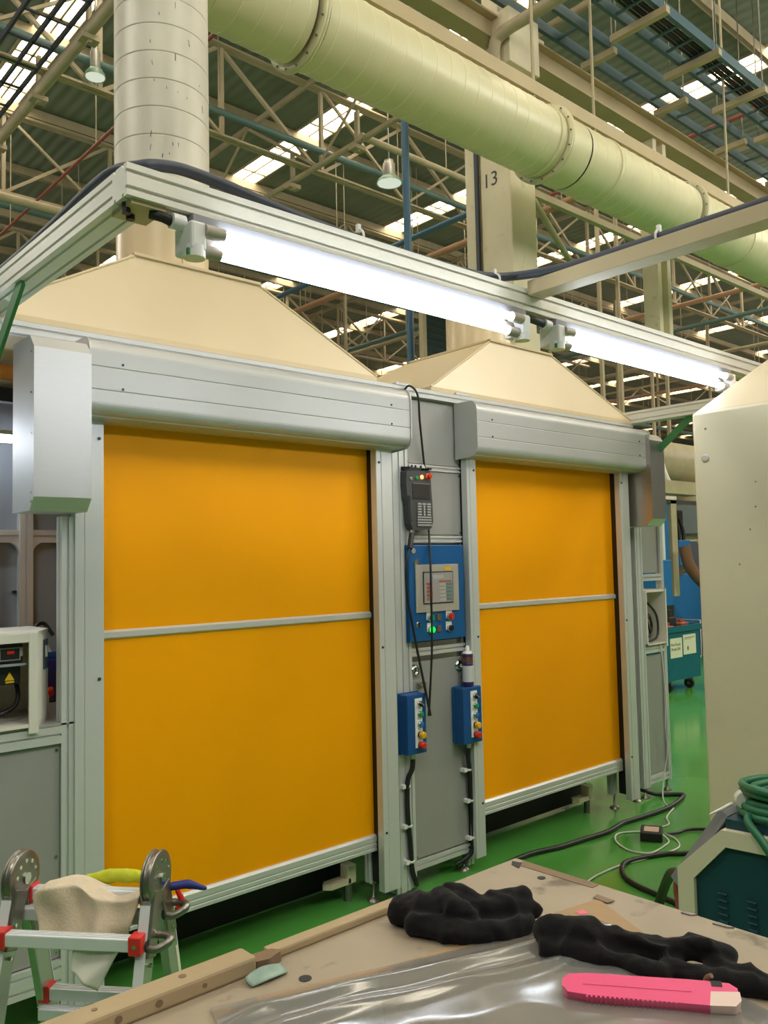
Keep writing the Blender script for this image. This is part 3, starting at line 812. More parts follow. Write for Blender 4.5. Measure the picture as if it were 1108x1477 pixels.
MB().lathe([(.017, 0), (.017, .006), (.013, .007)], (2.972, 2.985, 2.028), (0, -1, 0), 22).build('stop_collar', 'btn_orange', t)
MB().lathe([(.009, 0), (.013, .008), (.0125, .014), (.009, .016)], (2.972, 2.979, 2.028), (0, -1, 0), 22).build('stop_button', 'btn_red', t)
for x, z, mm in ((2.855, 2.012, 'chrome'), (2.893, 2.017, 'btn_green'), (2.928, 2.023, 'lamp_orange')):
    MB().lathe([(.011, 0), (.011, .004), (.008, .006)], (x, 2.985, z), (0, -1, 0), 16).build('button', mm, t)
MB().cyl((2.87, 3.0, 1.757), (2.865, 3.0, 1.728), .011, 12).build('cable_socket', 'chrome', t)
MB().box(2.832, 2.85, 2.97, 2.99, 1.80, 1.93).build('grip', 'pendant_dark', t, .008)
t = thing('pendant_bracket', 'black hook bracket holding the teach pendant', 'bracket', (2.9, 3.03, 2.06))
m = MB(); m.box(2.83, 2.985, 3.02, 3.03, 2.055, 2.075).box(2.83, 2.85, 2.97, 3.03, 2.06, 2.07).box(2.965, 2.985, 2.97, 3.03, 2.06, 2.07); m.build('arm', 'black', t)

def cable(name, pts, r, m, label, cat='cable', k=8, n=8):
    return tag(MB().tube(spl(pts, k), r, n).build(name, m), label, cat)
cable('pendant_cable', [(2.865, 3.0, 1.735), (2.835, 2.98, 1.68), (2.795, 2.97, 1.6), (2.80, 2.975, 1.45), (2.83, 2.975, 1.3), (2.862, 2.965, 1.12), (2.895, 2.955, .95), (2.915, 2.95, .85)], .0065, 'cable_black', 'black cable curving down from the plug under the teach pendant')
cable('hanging_cable', [(2.86, 3.04, 2.45), (2.862, 2.99, 2.478), (2.895, 2.965, 2.43), (2.93, 2.99, 2.3), (2.99, 3.03, 2.12), (3.012, 3.037, 2.0), (3.017, 3.037, 1.85), (3.005, 3.02, 1.74), (2.975, 2.985, 1.6), (2.955, 2.965, 1.4), (2.943, 2.955, 1.2), (2.92, 2.95, 1.0), (2.902, 2.95, .85)], .0055, 'cable_black', 'black cable looping over the top rail and down across the panel')
t = thing('sleeve_connector', 'thick black cable plug below the teach pendant', 'plug', (2.84, 2.985, 1.69))
MB().cyl((2.864, 2.999, 1.738), (2.826, 2.977, 1.665), .014, 12).build('sleeve', 'rubber', t)
for nm, pts, lab, cl in (('station_cable', [(2.838, 3.0, .65), (2.83, 3.0, .60), (2.808, 3.01, .54), (2.808, 3.015, .40), (2.82, 3.015, .25), (2.83, 3.015, .12), (2.86, 3.02, .05), (2.9, 3.06, .02)], 'black cable running down the column below the left button box', ((2.812, .52), (2.815, .33), (2.825, .16))),
                         ('station_cable', [(3.235, 3.0, .64), (3.24, 3.01, .58), (3.262, 3.02, .48), (3.27, 3.02, .3), (3.275, 3.02, .16), (3.255, 3.03, .085), (3.18, 3.06, .045)], 'black cable running down the column below the right button box', ((3.25, .52), (3.268, .36), (3.274, .17)))):
    o = cable(nm, pts, .0125, 'cable_black', lab)
    for i, (x, z) in enumerate(cl):
        MB().lathe([(.015, -.005), (.017, -.005), (.017, .005), (.015, .005)], (x, pts[3][1], z), (0, 0, 1), 16).box(x - .035, x - .012, pts[3][1] - .006, pts[3][1] + .03, z - .009, z + .009).build('cable_clip', 'white_plastic', o)

# brackets under the doors
def shoe(x, y, label):
    t = thing('floor_bracket', label, 'bracket', (x, y, 0))
    MB().prism([(-.13, 0), (-.10, -.03), (.02, -.03), (.02, .03), (-.10, .03)], (x, y, .085), (1, 0, 0), (0, 1, 0), (0, 0, .025)).build('plate', 'weld_cream', t, .003)
    MB().box(x + .0, x + .05, y - .03, y + .03, .085, .17).build('block', 'weld_cream', t, .003)
    MB().cyl((x + .02, y, 0), (x + .02, y, .09), .02, 12).build('stud', 'steel', t)
shoe(2.55, 3.19, 'cream bracket on the floor under the left yellow door')
shoe(4.50, 3.19, 'cream bracket on the floor under the right yellow door')

# ------------------------------------------------------------------ overhead lighting frame
t = thing('overhead_frame', 'ribbed aluminium rail frame above the working side, carrying the lamps', 'frame', (2.9, 1.9, 2.49))
MB().slot((.854, 1.895, 2.531), (5.03, 1.895, 2.531), .09, .08, unit=.04).build('front_rail', 'alu_rail_lit', t)
MB().slot((.899, 1.94, 2.531), (.899, 4.6, 2.531), .09, .08, unit=.04).build('side_rail', 'alu_rail_lit', t)
MB().slot((4.985, 1.94, 2.531), (4.985, 4.6, 2.531), .09, .08, unit=.04).build('side_rail', 'alu_rail_lit', t)
for x in (.868, 4.99):
    MB().bar((x, 2.62, 2.492), (x, 3.04, 2.16), .012, .045).build('corner_brace', 'green_paint', t)
MB().box(.87, .96, 1.86, 1.97, 2.478, 2.491).build('corner_plate', 'beam_tan', t)
m = MB()
for x, y in ((.875, 1.9), (.9, 1.93), (.945, 1.872)): m.cyl((x, y, 2.465), (x, y, 2.492), .011, 10)
m.build('bolt', 'cable_black', t)
t = thing('cross_channel', 'cream steel channel coming forward from the front rail', 'beam', (2.4, 1.0, 2.55))
MB().box(2.37, 2.45, -1.5, 1.85, 2.548, 2.60).build('channel', 'beam_tan', t, .002)
cable('power_cable', [(.88, 3.2, 2.588), (.88, 2.8, 2.588), (.88, 2.545, 2.590), (.88, 2.324, 2.596), (.88, 2.13, 2.606), (.885, 1.99, 2.606), (.92, 1.92, 2.604), (.96, 1.915, 2.618), (1.03, 1.92, 2.632), (1.11, 1.92, 2.631), (1.18, 1.92, 2.626), (1.336, 1.92, 2.610), (1.589, 1.92, 2.594), (2.0, 1.92, 2.594), (2.2, 1.915, 2.60), (2.33, 1.87, 2.615), (2.40, 1.7, 2.617), (2.41, 1.4, 2.616), (2.41, .6, 2.616), (2.41, -1, 2.616)], .016, 'cable_sheath', 'thick dark cable lying along the top of the front rail', n=10)
cable('power_cable', [(.905, 3.4, 2.582), (.905, 2.8, 2.592), (.905, 2.4, 2.610), (.905, 2.1, 2.614), (.92, 2.0, 2.60), (.95, 1.95, 2.584), (1.2, 1.945, 2.582)], .01, 'cable_black', 'thinner black cable lying along the left side rail')
for i, (x, y, z) in enumerate(((1.62, 1.9, 2.575), (2.25, 1.9, 2.575), (2.41, 1.35, 2.60), (2.41, .85, 2.60), (.925, 2.25, 2.575), (.925, 2.65, 2.575))):
    m = MB(); m.tube([V((x, y, z + .014)) + V((0 if y > 1.85 and x > 1 else math.cos(a), math.cos(a) if y > 1.85 and x > 1 else 0, math.sin(a))) * .024 for a in [2 * PI * k / 14 for k in range(15)]], .004, 6)
    m.box(x - .006, x + .006, y - .006, y + .006, z + .03, z + .055)
    tag(m.build('cable_tie', 'white_plastic'), 'white cable tie on the overhead cable, ' + ['near the vertical duct end', 'left of the cream channel joint', 'on the cream channel, inner', 'on the cream channel, outer', 'on the left rail, inner', 'on the left rail, outer'][i], 'cable tie', 'overhead cable ties')

def fixture(x0, x1, label):
    t = thing('fluorescent_fixture', label, 'lamp', ((x0 + x1) / 2, 1.86, 2.38), 'fluorescent fixtures')
    MB().prism([(1.84, 2.488), (1.93, 2.488), (1.93, 2.452), (1.905, 2.44), (1.86, 2.44), (1.84, 2.455)], (x0 + .02, 0, 0), (0, 1, 0), (0, 0, 1), (x1 - x0 - .02, 0, 0)).build('housing', 'fixture_grey', t, .002)
    tubes = ((1.822, 2.440), (1.872, 2.424), (1.842, 2.396))
    for xe, s in ((x0 + .02, 1), (x1 - .03, -1)):
        m = MB(); m.box(xe - .02, xe + .025, 1.815, 1.905, 2.385, 2.46)
        m.cyl((xe + .002, 1.84, 2.40), (xe + .002, 1.84, 2.37), .028, 14)
        o = m.build('lamp_holder', 'fixture_white', t, .008)
        for (yy, zz) in tubes: MB().cyl((xe + s * .02, yy, zz), (xe + s * .075, yy, zz), .0175, 16).build('tube_cap', 'bezel', o)
    for (yy, zz) in tubes:
        MB().cyl((x0 + .075, yy, zz), (x1 - .09, yy, zz), .0132, 18).build('tube', 'tube_on', t)
    m = MB(); m.cyl((x0 - .03, 1.862, 2.462), (x0 + .005, 1.862, 2.462), .02, 14); m.build('cable_gland', 'fixture_white', t)
    m = MB(); m.box(x0 - .005, x0 + .03, 1.822, 1.832, 2.372, 2.388); m.build('tag', 'green_paint', t)
    return t
fixture(1.005, 2.345, 'left lit fluorescent fixture under the rail, above the left hood')
fixture(2.50, 3.90, 'right lit fluorescent fixture under the rail, above the right hood')
cable('lamp_conduit', [(.93, 1.885, 2.475), (.955, 1.87, 2.468), (.98, 1.866, 2.462), (1.0, 1.862, 2.462)], .014, 'rubber', 'short corrugated black conduit entering the left lamp')
cable('lamp_conduit', [(2.345, 1.87, 2.46), (2.38, 1.88, 2.474), (2.42, 1.872, 2.472), (2.475, 1.862, 2.462)], .014, 'cable_sheath', 'dark conduit linking the two fluorescent lamps')

# ================================================================== LEFT WORK CELL
t = thing('test_bench', 'grey extrusion workbench at left edge beside the yellow door', 'workbench', (.75, 3.3, 0))
MB().slot((1.158, 3.025, .02), (1.158, 3.025, 1.79), .045, .05, up=(0, -1, 0)).build('leg', 'alu', t)
MB().slot((.30, 3.025, .02), (.30, 3.025, 1.06), .045, .05, up=(0, -1, 0)).build('leg', 'alu', t)
MB().slot((1.158, 3.95, .02), (1.158, 3.95, 2.4), .045, .045, up=(0, -1, 0)).build('leg', 'alu', t)
MB().slot((.30, 3.95, .02), (.30, 3.95, 1.06), .045, .045, up=(0, -1, 0)).build('leg', 'alu', t)
MB().slot((.32, 3.02, 1.02), (1.135, 3.02, 1.02), .045, .06, unit=.045).build('front_rail', 'alu_x', t)
MB().slot((.32, 3.02, .205), (1.135, 3.02, .205), .045, .09).build('front_rail', 'alu_x', t)
MB().box(.30, 1.18, 3.0, 3.97, 1.051, 1.06).build('worktop', 'panel_grey', t, .001)
o = MB().box(.325, 1.133, 3.012, 3.018, .255, .985).build('front_panel', 'panel_grey', t)
m = MB()
for z in (.967, .6, .28): m.cyl((1.122, 3.012, z), (1.122, 3.007, z), .006, 10)
m.build('screw', 'chrome', o)
MB().cyl((1.12, 3.012, .33), (1.12, 3.0, .33), .008, 10).build('stud', 'chrome', t)
t = thing('instrument_enclosure', 'open white enclosure on the left bench holding black instruments', 'enclosure', (.8, 3.1, 1.04))
pl = [(.42, 2.985), (1.048, 2.985), (1.128, 3.11), (1.128, 3.30), (.42, 3.30)]
m = MB()
m.prism(pl, (0, 0, 1.37), (1, 0, 0), (0, 1, 0), (0, 0, .018)).prism(pl, (0, 0, 1.062), (1, 0, 0), (0, 1, 0), (0, 0, .012))
m.build('case', 'enclosure_white', t, .002)
MB().prism([(1.048, 2.985), (1.128, 3.11), (1.128, 3.30), (1.12, 3.30), (1.12, 3.115), (1.043, 2.99)], (0, 0, 1.04), (1, 0, 0), (0, 1, 0), (0, 0, .345)).build('side_wall', 'enclosure_white', t)
MB().box(1.018, 1.048, 2.983, 2.992, 1.04, 1.385).build('front_rim', 'enclosure_white', t, .002)
MB().box(.42, 1.02, 2.984, 2.992, 1.352, 1.385).build('front_rim', 'enclosure_white', t, .002)
MB().box(.42, 1.12, 3.29, 3.30, 1.07, 1.37).build('back_wall', 'weld_cream', t)
MB().obox((1.105, 3.072, 1.30), (.54, .84, 0), (.84, -.54, 0), (0, 0, 1), .06, .004, .105).build('notice', 'wall_far', t)
MB().obox((1.107, 3.069, 1.31), (.54, .84, 0), (.84, -.54, 0), (0, 0, 1), .02, .005, .04).build('notice_field', 'white_plastic', t)
t = thing('digital_controller', 'black controller with a red display in the white enclosure', 'controller', (.8, 3.1, 1.28))
MB().box(.45, 1.01, 3.02, 3.2, 1.285, 1.348).build('case', 'black', t, .002)
MB().box(.93, 1.0, 3.015, 3.021, 1.292, 1.336).build('display_frame', 'bezel', t)
d = MB().box(.934, .996, 3.013, 3.0155, 1.296, 1.332).build('display', 'black', t)
MB().box(.955, .978, 3.0115, 3.0135, 1.315, 1.325).build('digits', 'btn_red', d)
MB().box(.90, .925, 3.016, 3.021, 1.322, 1.34).build('sticker', 'white_plastic', t)
MB().box(1.0, 1.009, 3.016, 3.021, 1.305, 1.335).build('switch', 'bezel', t)
t = thing('power_supply', 'lower black unit with yellow warning triangle in the white enclosure', 'power supply', (.8, 3.1, 1.205))
MB().box(.45, 1.005, 3.03, 3.2, 1.21, 1.272).build('case', 'black', t, .002)
MB().prism([(-.016, 0), (.016, 0), (0, .028)], (.968, 3.0295, 1.224), (1, 0, 0), (0, 0, 1), (0, -.002, 0)).build('warning_triangle', 'tag_yellow', t)
MB().box(.955, .983, 3.027, 3.03, 1.215, 1.221).build('caution_strip', 'tag_yellow', t)
MB().box(.89, .92, 3.027, 3.03, 1.258, 1.268).build('orange_tag', 'btn_orange', t)
tag(MB().box(.43, 1.015, 3.0, 3.25, 1.274, 1.281).build('shelf_plate', 'partition_grey'), 'thin shelf plate between the two black instruments', 'shelf')
cable('enclosure_wires', [(.6, 3.1, 1.085), (.75, 3.06, 1.09), (.9, 3.05, 1.10), (1.0, 3.07, 1.13), (1.015, 3.1, 1.2), (1.0, 3.15, 1.25)], .008, 'black', 'black wires lying on the floor of the white enclosure')
tag(MB().cyl((1.235, 3.42, 1.06), (1.235, 3.42, 1.115), .035, 18).cyl((1.235, 3.42, 1.115), (1.235, 3.42, 1.16), .035, 18, r2=.02).build('blue_can', 'blue_box'), 'blue can behind the white enclosure by the post', 'can') if 0 else None
t = thing('blue_crate', 'small blue container between white enclosure and aluminium post', 'container', (1.26, 3.55, 1.06))
MB().box(1.2, 1.36, 3.48, 3.6, 1.06, 1.24).build('body', 'strap_blue', t, .01)
MB().box(1.21, 1.35, 3.49, 3.59, 1.24, 1.265).build('rim', 'blue_box', t, .004)
t = thing('glue_bottle', 'small clear bottle with red cap by the blue container', 'bottle', (1.215, 3.40, 1.06))
MB().lathe([(.022, 0), (.022, .07), (.012, .085)], (1.215, 3.40, 1.06), n=18).build('body', 'white_plastic', t)
MB().cyl((1.205, 3.40, 1.115), (1.25, 3.40, 1.118), .018, 14).build('cap', 'btn_red', t)
cable('loose_wires', [(1.2, 3.5, 1.27), (1.23, 3.5, 1.34), (1.26, 3.5, 1.30), (1.28, 3.5, 1.25), (1.24, 3.52, 1.29), (1.21, 3.5, 1.25)], .007, 'cable_white', 'tangle of pale wires above the blue container')
cable('loose_wires', [(1.2, 3.52, 1.31), (1.22, 3.5, 1.37), (1.26, 3.52, 1.38), (1.29, 3.5, 1.33)], .008, 'black', 'black wire loop above the blue container')
MBtop = MB()
t = thing('rear_partition', 'grey panel partition with aluminium posts behind the left bench', 'partition', (.9, 4.08, 0))
MB().box(.05, 1.9, 4.10, 4.115, .1, 2.43).build('panel', 'partition_grey', t)
MB().slot((1.37, 4.075, .05), (1.37, 4.075, 2.43), .06, .045, up=(0, -1, 0)).build('upright', 'alu', t)
MB().slot((.2, 4.075, .05), (.2, 4.075, 2.43), .06, .045, up=(0, -1, 0)).build('upright', 'alu', t)
for a, b in ((.23, 1.34), (1.40, 1.9)):
    for z in (1.76, 1.15): MB().slot((a, 4.08, z), (b, 4.08, z), .04, .06).build('cross_rail', 'alu_x', t)
for sx in (-1, 1):
    MB().prism([(0, 0), (sx * .04, 0), (sx * .02, -.012), (sx * .006, -.03), (0, -.05)], (1.37 + sx * .03, 4.06, 1.73), (1, 0, 0), (0, 0, 1), (0, .03, 0)).build('corner_gusset', 'alu', t)
MB().cyl((1.325, 4.098, 1.5), (1.325, 4.07, 1.5), .008, 10).build('latch', 'black', t)
t = thing('bench_lamp', 'short lit tube lamp behind the left motor box', 'lamp', (.95, 3.7, 2.12))
MB().box(.4, 1.27, 3.87, 3.93, 2.205, 2.225).build('housing', 'fixture_white', t)
MB().cyl((.42, 3.90, 2.186), (1.25, 3.90, 2.186), .013, 12).build('tube', 'tube_dim', t)
tag(MB().box(.4, 1.25, 3.66, 3.70, 2.41, 2.47).build('timber_strip', 'wood_orange'), 'orange strip behind the left motor box at the edge', 'strip')
t = thing('tool_carrier', 'dark bar with small fittings behind the left motor box', 'bar', (.9, 3.72, 2.28))
MB().box(.4, 1.26, 3.70, 3.75, 2.32, 2.38).build('bar', 'black', t)
MB().cyl((1.12, 3.70, 2.20), (1.12, 3.70, 2.32), .018, 12).build('fitting', 'steel', t)

# ================================================================== RIGHT WORK CELL
t = thing('side_bench', 'grey extrusion bench at the far right end of the doors', 'workbench', (5.18, 3.3, 0))
MB().slot((5.05, 3.10, .07), (5.05, 3.10, 1.80), .085, .045, up=(0, -1, 0)).build('leg', 'alu', t)
MB().slot((5.345, 3.10, .07), (5.345, 3.10, 2.437), .03, .045, up=(0, -1, 0)).build('leg', 'alu', t)
MB().slot((5.345, 3.95, .07), (5.345, 3.95, 2.437), .03, .045, up=(0, -1, 0)).build('leg', 'alu', t)
MB().box(5.095, 5.33, 3.10, 3.106, 1.49, 2.2).build('upper_panel', 'panel_grey', t)
MB().box(5.095, 5.33, 3.10, 3.106, .14, .93).build('front_panel', 'panel_grey', t)
for z, h in ((1.459, .045), (.97, .045), (.105, .045)): MB().slot((5.095, 3.10, z), (5.33, 3.10, z), .04, h).build('cross_rail', 'alu_x', t)
MB().box(5.07, 5.36, 3.08, 3.95, .995, 1.003).build('worktop', 'panel_grey', t)
for x in (5.05, 5.33): MB().lathe([(.03, 0), (.03, .006), (.01, .02), (.007, .07)], (x, 3.10, 0), n=16).build('levelling_foot', 'steel', t)
t = thing('wiring_box', 'open white wiring box on the far right bench', 'enclosure', (5.2, 3.15, 1.0))
m = MB(); m.box(5.09, 5.10, 3.06, 3.3, 1.005, 1.36).box(5.09, 5.33, 3.29, 3.3, 1.005, 1.36).box(5.09, 5.33, 3.06, 3.3, 1.36, 1.372).box(5.09, 5.33, 3.06, 3.3, 1.004, 1.012)
m.build('case', 'enclosure_white', t)
MB().box(5.322, 5.334, 3.05, 3.3, .985, 1.378).build('door_edge', 'enclosure_white', t)
MB().box(5.24, 5.32, 3.20, 3.26, 1.25, 1.34).build('module', 'white_plastic', t)
MB().box(5.11, 5.17, 3.22, 3.28, 1.22, 1.33).build('module', 'black', t)
m = MB(); m.tube(spl([(5.12, 3.15, 1.1), (5.16, 3.1, 1.18), (5.22, 3.12, 1.2), (5.28, 3.14, 1.12), (5.22, 3.12, 1.06), (5.14, 3.14, 1.05), (5.12, 3.18, 1.12)]), .009, 6)
m.tube(spl([(5.11, 3.12, 1.03), (5.2, 3.09, 1.03), (5.29, 3.1, 1.07), (5.31, 3.12, 1.2), (5.27, 3.18, 1.3)]), .008, 6)
m.box(5.12, 5.16, 3.2, 3.24, 1.1, 1.2)
m.tube(spl([(5.2, 3.2, 1.32), (5.22, 3.15, 1.2), (5.27, 3.15, 1.08), (5.3, 3.17, 1.04)]), .006, 6)
m.build('wires', 'cable_black', t)
cable('thin_cord', [(5.27, 3.07, 1.0), (5.26, 3.05, .8), (5.275, 3.05, .62), (5.25, 3.05, .45), (5.27, 3.05, .3), (5.21, 3.05, .12), (5.10, 3.0, .01), (4.95, 2.88, .008)], .004, 'cable_white', 'thin white cord hanging in front of the far right bench')

# ================================================================== FLOOR CABLES
cable('floor_cable', [(5.02, 3.12, .06), (5.12, 3.06, .02), (5.22, 2.98, .014), (5.24, 2.93, .014), (5.065, 2.879, .014), (4.878, 2.856, .014), (4.62, 2.87, .014), (4.457, 2.888, .014), (4.25, 2.86, .014), (4.027, 2.883, .014), (3.85, 2.90, .014), (3.6, 2.95, .014), (3.3, 2.9, .014), (3.0, 2.7, .014)], .014, 'cable_black', 'thick black cable snaking across the green floor from the bench')
cable('floor_wire', [(4.95, 2.84, .006), (4.755, 2.777, .006), (4.642, 2.699, .006), (4.55, 2.70, .006), (4.457, 2.704, .006), (4.3, 2.811, .006), (4.17, 2.76, .006), (4.084, 2.631, .006), (4.10, 2.53, .006), (4.159, 2.508, .006), (4.28, 2.52, .006), (4.363, 2.541, .006), (4.40, 2.6, .02)], .005, 'cable_white', 'thin white cord looping around the black adapter on the floor')
cable('floor_wire', [(4.43, 2.60, .02), (4.42, 2.53, .006), (4.30, 2.45, .006), (4.1, 2.47, .006), (3.8, 2.53, .006), (3.5, 2.5, .006), (3.2, 2.3, .006)], .005, 'cable_white', 'second thin white cord running from the adapter toward the table')
t = thing('power_adapter', 'black power adapter with a pale label on the floor', 'adapter', (4.36, 2.64, 0))
ax, ay = V((.88, .47, 0)), V((-.47, .88, 0))
MB().obox((4.36, 2.645, .026), ax, ay, (0, 0, 1), .15, .12, .05).build('case', 'black', t, .005)
MB().obox((4.36, 2.645, .0515), ax, ay, (0, 0, 1), .09, .08, .001).build('label_plate', 'adapter_label', t)
cable('adapter_lead', [(4.43, 2.59, .02), (4.52, 2.57, .012), (4.595, 2.563, .012), (4.66, 2.52, .012), (4.75, 2.40, .012)], .009, 'cable_black', 'black lead from the adapter towards the cream cabinet')
cable('welding_cable', [(4.5, 2.2, .012), (4.231, 2.374, .012), (4.15, 2.44, .012), (4.0, 2.50, .012), (3.863, 2.513, .012), (3.72, 2.42, .012), (3.654, 2.30, .012), (3.62, 2.15, .012), (3.55, 1.9, .012)], .013, 'cable_black', 'black cable bending in a U on the floor beside the table')
cable('hook_cable', [(3.2, 1.95, .012), (3.05, 1.86, .14), (2.85, 1.68, .40), (2.6, 1.5, .55), (2.35, 1.33, .62), (2.15, 1.2, .66), (2.02, 1.12, .67)], .018, 'rubber', 'thick black lead arching into the back of the welding machine')
cable('red_lead', [(2.02, 1.14, .66), (2.03, 1.16, .74), (2.0, 1.13, .80), (1.97, 1.11, .82)], .014, 'pipe_red', 'short reddish lead at the back edge of the welding machine')

# ================================================================== FOREGROUND TABLE
TZ = 1.08
t = thing('work_table', 'worn beige topped work table filling the bottom foreground', 'table', (.2, .3, 0))
MB().box(-1.3, 1.162, -.8, .973, TZ - .03, TZ).build('table_top', 'table_top', t, .002)
MB().box(-1.25, 1.12, -.75, .93, TZ - .10, TZ - .031).build('apron', 'steel', t)
for x in (-1.2, 1.08):
    for y in (-.7, .88): MB().box(x - .03, x + .03, y - .03, y + .03, 0, TZ - .10).build('leg', 'steel', t)
for x, y, rx in ((.641, .884, .011), (1.117, .882, .009), (.93, .61, .008)):
    MB().cyl((x, y, TZ + .0006), (x, y, TZ + .001), rx * .75, 16).build('bolt_hole', 'ink_dark', t)
MB().prism([(0, 0), (.022, .012), (.018, .03), (.004, .02)], (1.125, .935, TZ + .0004), (1, 0, 0), (0, 1, 0), (0, 0, .0008)).build('chip', 'ink_dark', t)
t = thing('edge_batten', 'thick tan wooden batten along the table edge near the ladder', 'batten', (.1, .96, TZ))
MB().box(-1.3, .605, .938, .975, TZ, TZ + .022).build('bar', 'wood_tan', t, .004)
m = MB()
for x in (.42, .47, .53): m.cyl((x, .938, TZ + .011), (x, .9372, TZ + .011), .0045 if x < .5 else .003, 12)
m.build('knot', 'tape_brown', t)
m = MB()
for x, r in ((.51, .005), (.40, .0035)): m.cyl((x, .957, TZ + .0221), (x, .957, TZ + .0226), r, 12)
m.build('screw_hole', 'tape_brown', t)
tag(MB().box(.638, .90, .953, .975, TZ, TZ + .012).build('edge_batten', 'wood_tan', None, .003), 'thin tan wooden batten continuing along the table edge', 'batten')
tag(MB().prism([(.605, .94), (.622, .935), (.648, .945), (.640, .958), (.612, .962)], (0, 0, TZ), (1, 0, 0), (0, 1, 0), (0, 0, .014)).build('tape_scrap', 'tape_brown', None, .003), 'crumpled brown tape scrap between the two battens', 'scrap')
def flat(name, poly, h, m, label, cat, z0=TZ):
    return tag(MB().prism(poly, (0, 0, z0), (1, 0, 0), (0, 1, 0), (0, 0, h)).build(name, m), label, cat)
flat('tape_strip', [(1.135, .955), (1.158, .950), (1.158, .80), (1.140, .80)], .0008, 'tape_brown', 'dark brown tape strip along the far right table edge', 'tape')
flat('tape_strip', [(1.105, .775), (1.12, .778), (1.118, .745), (1.103, .748)], .0008, 'tape_brown', 'brown tape bit at the tip of the cardboard sheet', 'tape', TZ + .0016)
flat('metal_chip', [(1.15, .655), (1.158, .655), (1.16, .635), (1.152, .64)], .002, 'steel', 'small grey chip near the right table edge', 'scrap')
flat('metal_chip', [(1.148, .606), (1.157, .602), (1.156, .578), (1.15, .585)], .002, 'steel', 'second grey chip nearer on the right table edge', 'scrap')
flat('cardboard_sheet', [(1.108, .768), (1.02, .592), (.86, .30), (.50, .55), (.72, .835)], .0015, 'kraft', 'brown kraft cardboard sheet under the clear plastic', 'cardboard')
pts = []
rr = random.Random(5)
for k in range(18):
    a = 2 * PI * k / 18
    pts.append((.612 + (.031 + .003 * math.sin(3 * a)) * math.cos(a) - .003, .927 + (.013 + .002 * math.cos(2 * a)) * math.sin(a)))
m = MB()
m.grid(lambda u, v: V((.606 + .028 * (u * 2 - 1) * (1 - .25 * (v - .5) ** 2), .918 + .012 * (v * 2 - 1) * (1 - .3 * (2 * u - 1) ** 2), TZ + .003 + .005 * (v) + .003 * math.sin(u * PI))), 10, 6)
o = m.build('paper_scrap', 'scrap_teal'); tag(o, 'small curled blue-green scrap lying beside the batten', 'scrap')
so = o.modifiers.new('solid', 'SOLIDIFY'); so.thickness = .002

# clear plastic sheet with long folds
A, B_, C_, D_ = V((.515, .900, 0)), V((1.045, .735, 0)), V((.93, .28, 0)), V((.36, .45, 0))
def sheet(u, v):
    p = (A * (1 - u) + B_ * u) * (1 - v) + (D_ * (1 - u) + C_ * u) * v
    h = .005 + .004 * math.sin(7 * v + 4 * u) * math.sin(2.4 * u + 1) + .003 * math.sin(15 * v - 5 * u + 1.3) + .0012 * math.sin(24 * u + 9 * v) * math.sin(7 * v)
    h += .012 * math.exp(-((v - .09 - .02 * math.sin(5 * u)) / .03) ** 2) + .006 * math.exp(-((v - .17 - .05 * u) / .02) ** 2)
    h = max(h, .0012) * min(1, .25 + 6 * min(u, v, 1 - u, 1 - v))
    return V((p.x, p.y, TZ + .002 + h))
o = MB().grid(sheet, 90, 70).build('plastic_sheet', 'clear_plastic')
tag(o, 'wrinkled clear plastic sheet lying over the cardboard on the table', 'plastic sheet')
flat('ink_mark', [(1.022, .748), (1.036, .744), (1.03, .732), (1.02, .738)], .0006, 'pink', 'small pink mark at the far corner of the plastic sheet', 'mark', TZ + .012)

# gloves: capsule bodies merged by a remesh, then wrinkled
def glove(name, caps, label, loc, vox=.0035, off=(0, 0), sc=1.0):
    m = MB()
    for (a, b, ra, rb) in caps:
        a, b = V(a), V(b)
        a, b = [V((loc[0] + (p.x - loc[0]) * sc + off[0], loc[1] + (p.y - loc[1]) * sc + off[1], p.z)) for p in (a, b)]; d = (b - a); L = d.length; k = 6; prof = []
        for i in range(k + 1): th = PI / 2 * (1 - i / k); prof.append((ra * math.cos(th), -ra * math.sin(th)))
        for i in range(k + 1): th = PI / 2 * i / k; prof.append((rb * math.cos(th), L + rb * math.sin(th)))
        m.lathe([(max(r, 1e-4), h) for r, h in prof], a, d, 14)
    o = m.build(name, 'glove_black', None, 0, loc)
    r = o.modifiers.new('remesh', 'REMESH'); r.mode = 'VOXEL'; r.voxel_size = vox; r.use_smooth_shade = True
    s = o.modifiers.new('smooth', 'SMOOTH'); s.iterations = 3; s.factor = .5
    for sc_, st_, ty in ((.045, .014, 'CLOUDS'), (.05, .009, 'MUSGRAVE')):
        tx = bpy.data.textures.new(name + '_fold', ty); tx.noise_scale = sc_
        if ty == 'CLOUDS': tx.noise_depth = 2
        else: tx.musgrave_type = 'RIDGED_MULTIFRACTAL'; tx.octaves = 1.5; tx.noise_intensity = .7
        d = o.modifiers.new('folds', 'DISPLACE'); d.texture = tx; d.strength = st_; d.mid_level = .5; d.texture_coords = 'LOCAL'
    tag(o, label, 'glove')
    return o
z = TZ
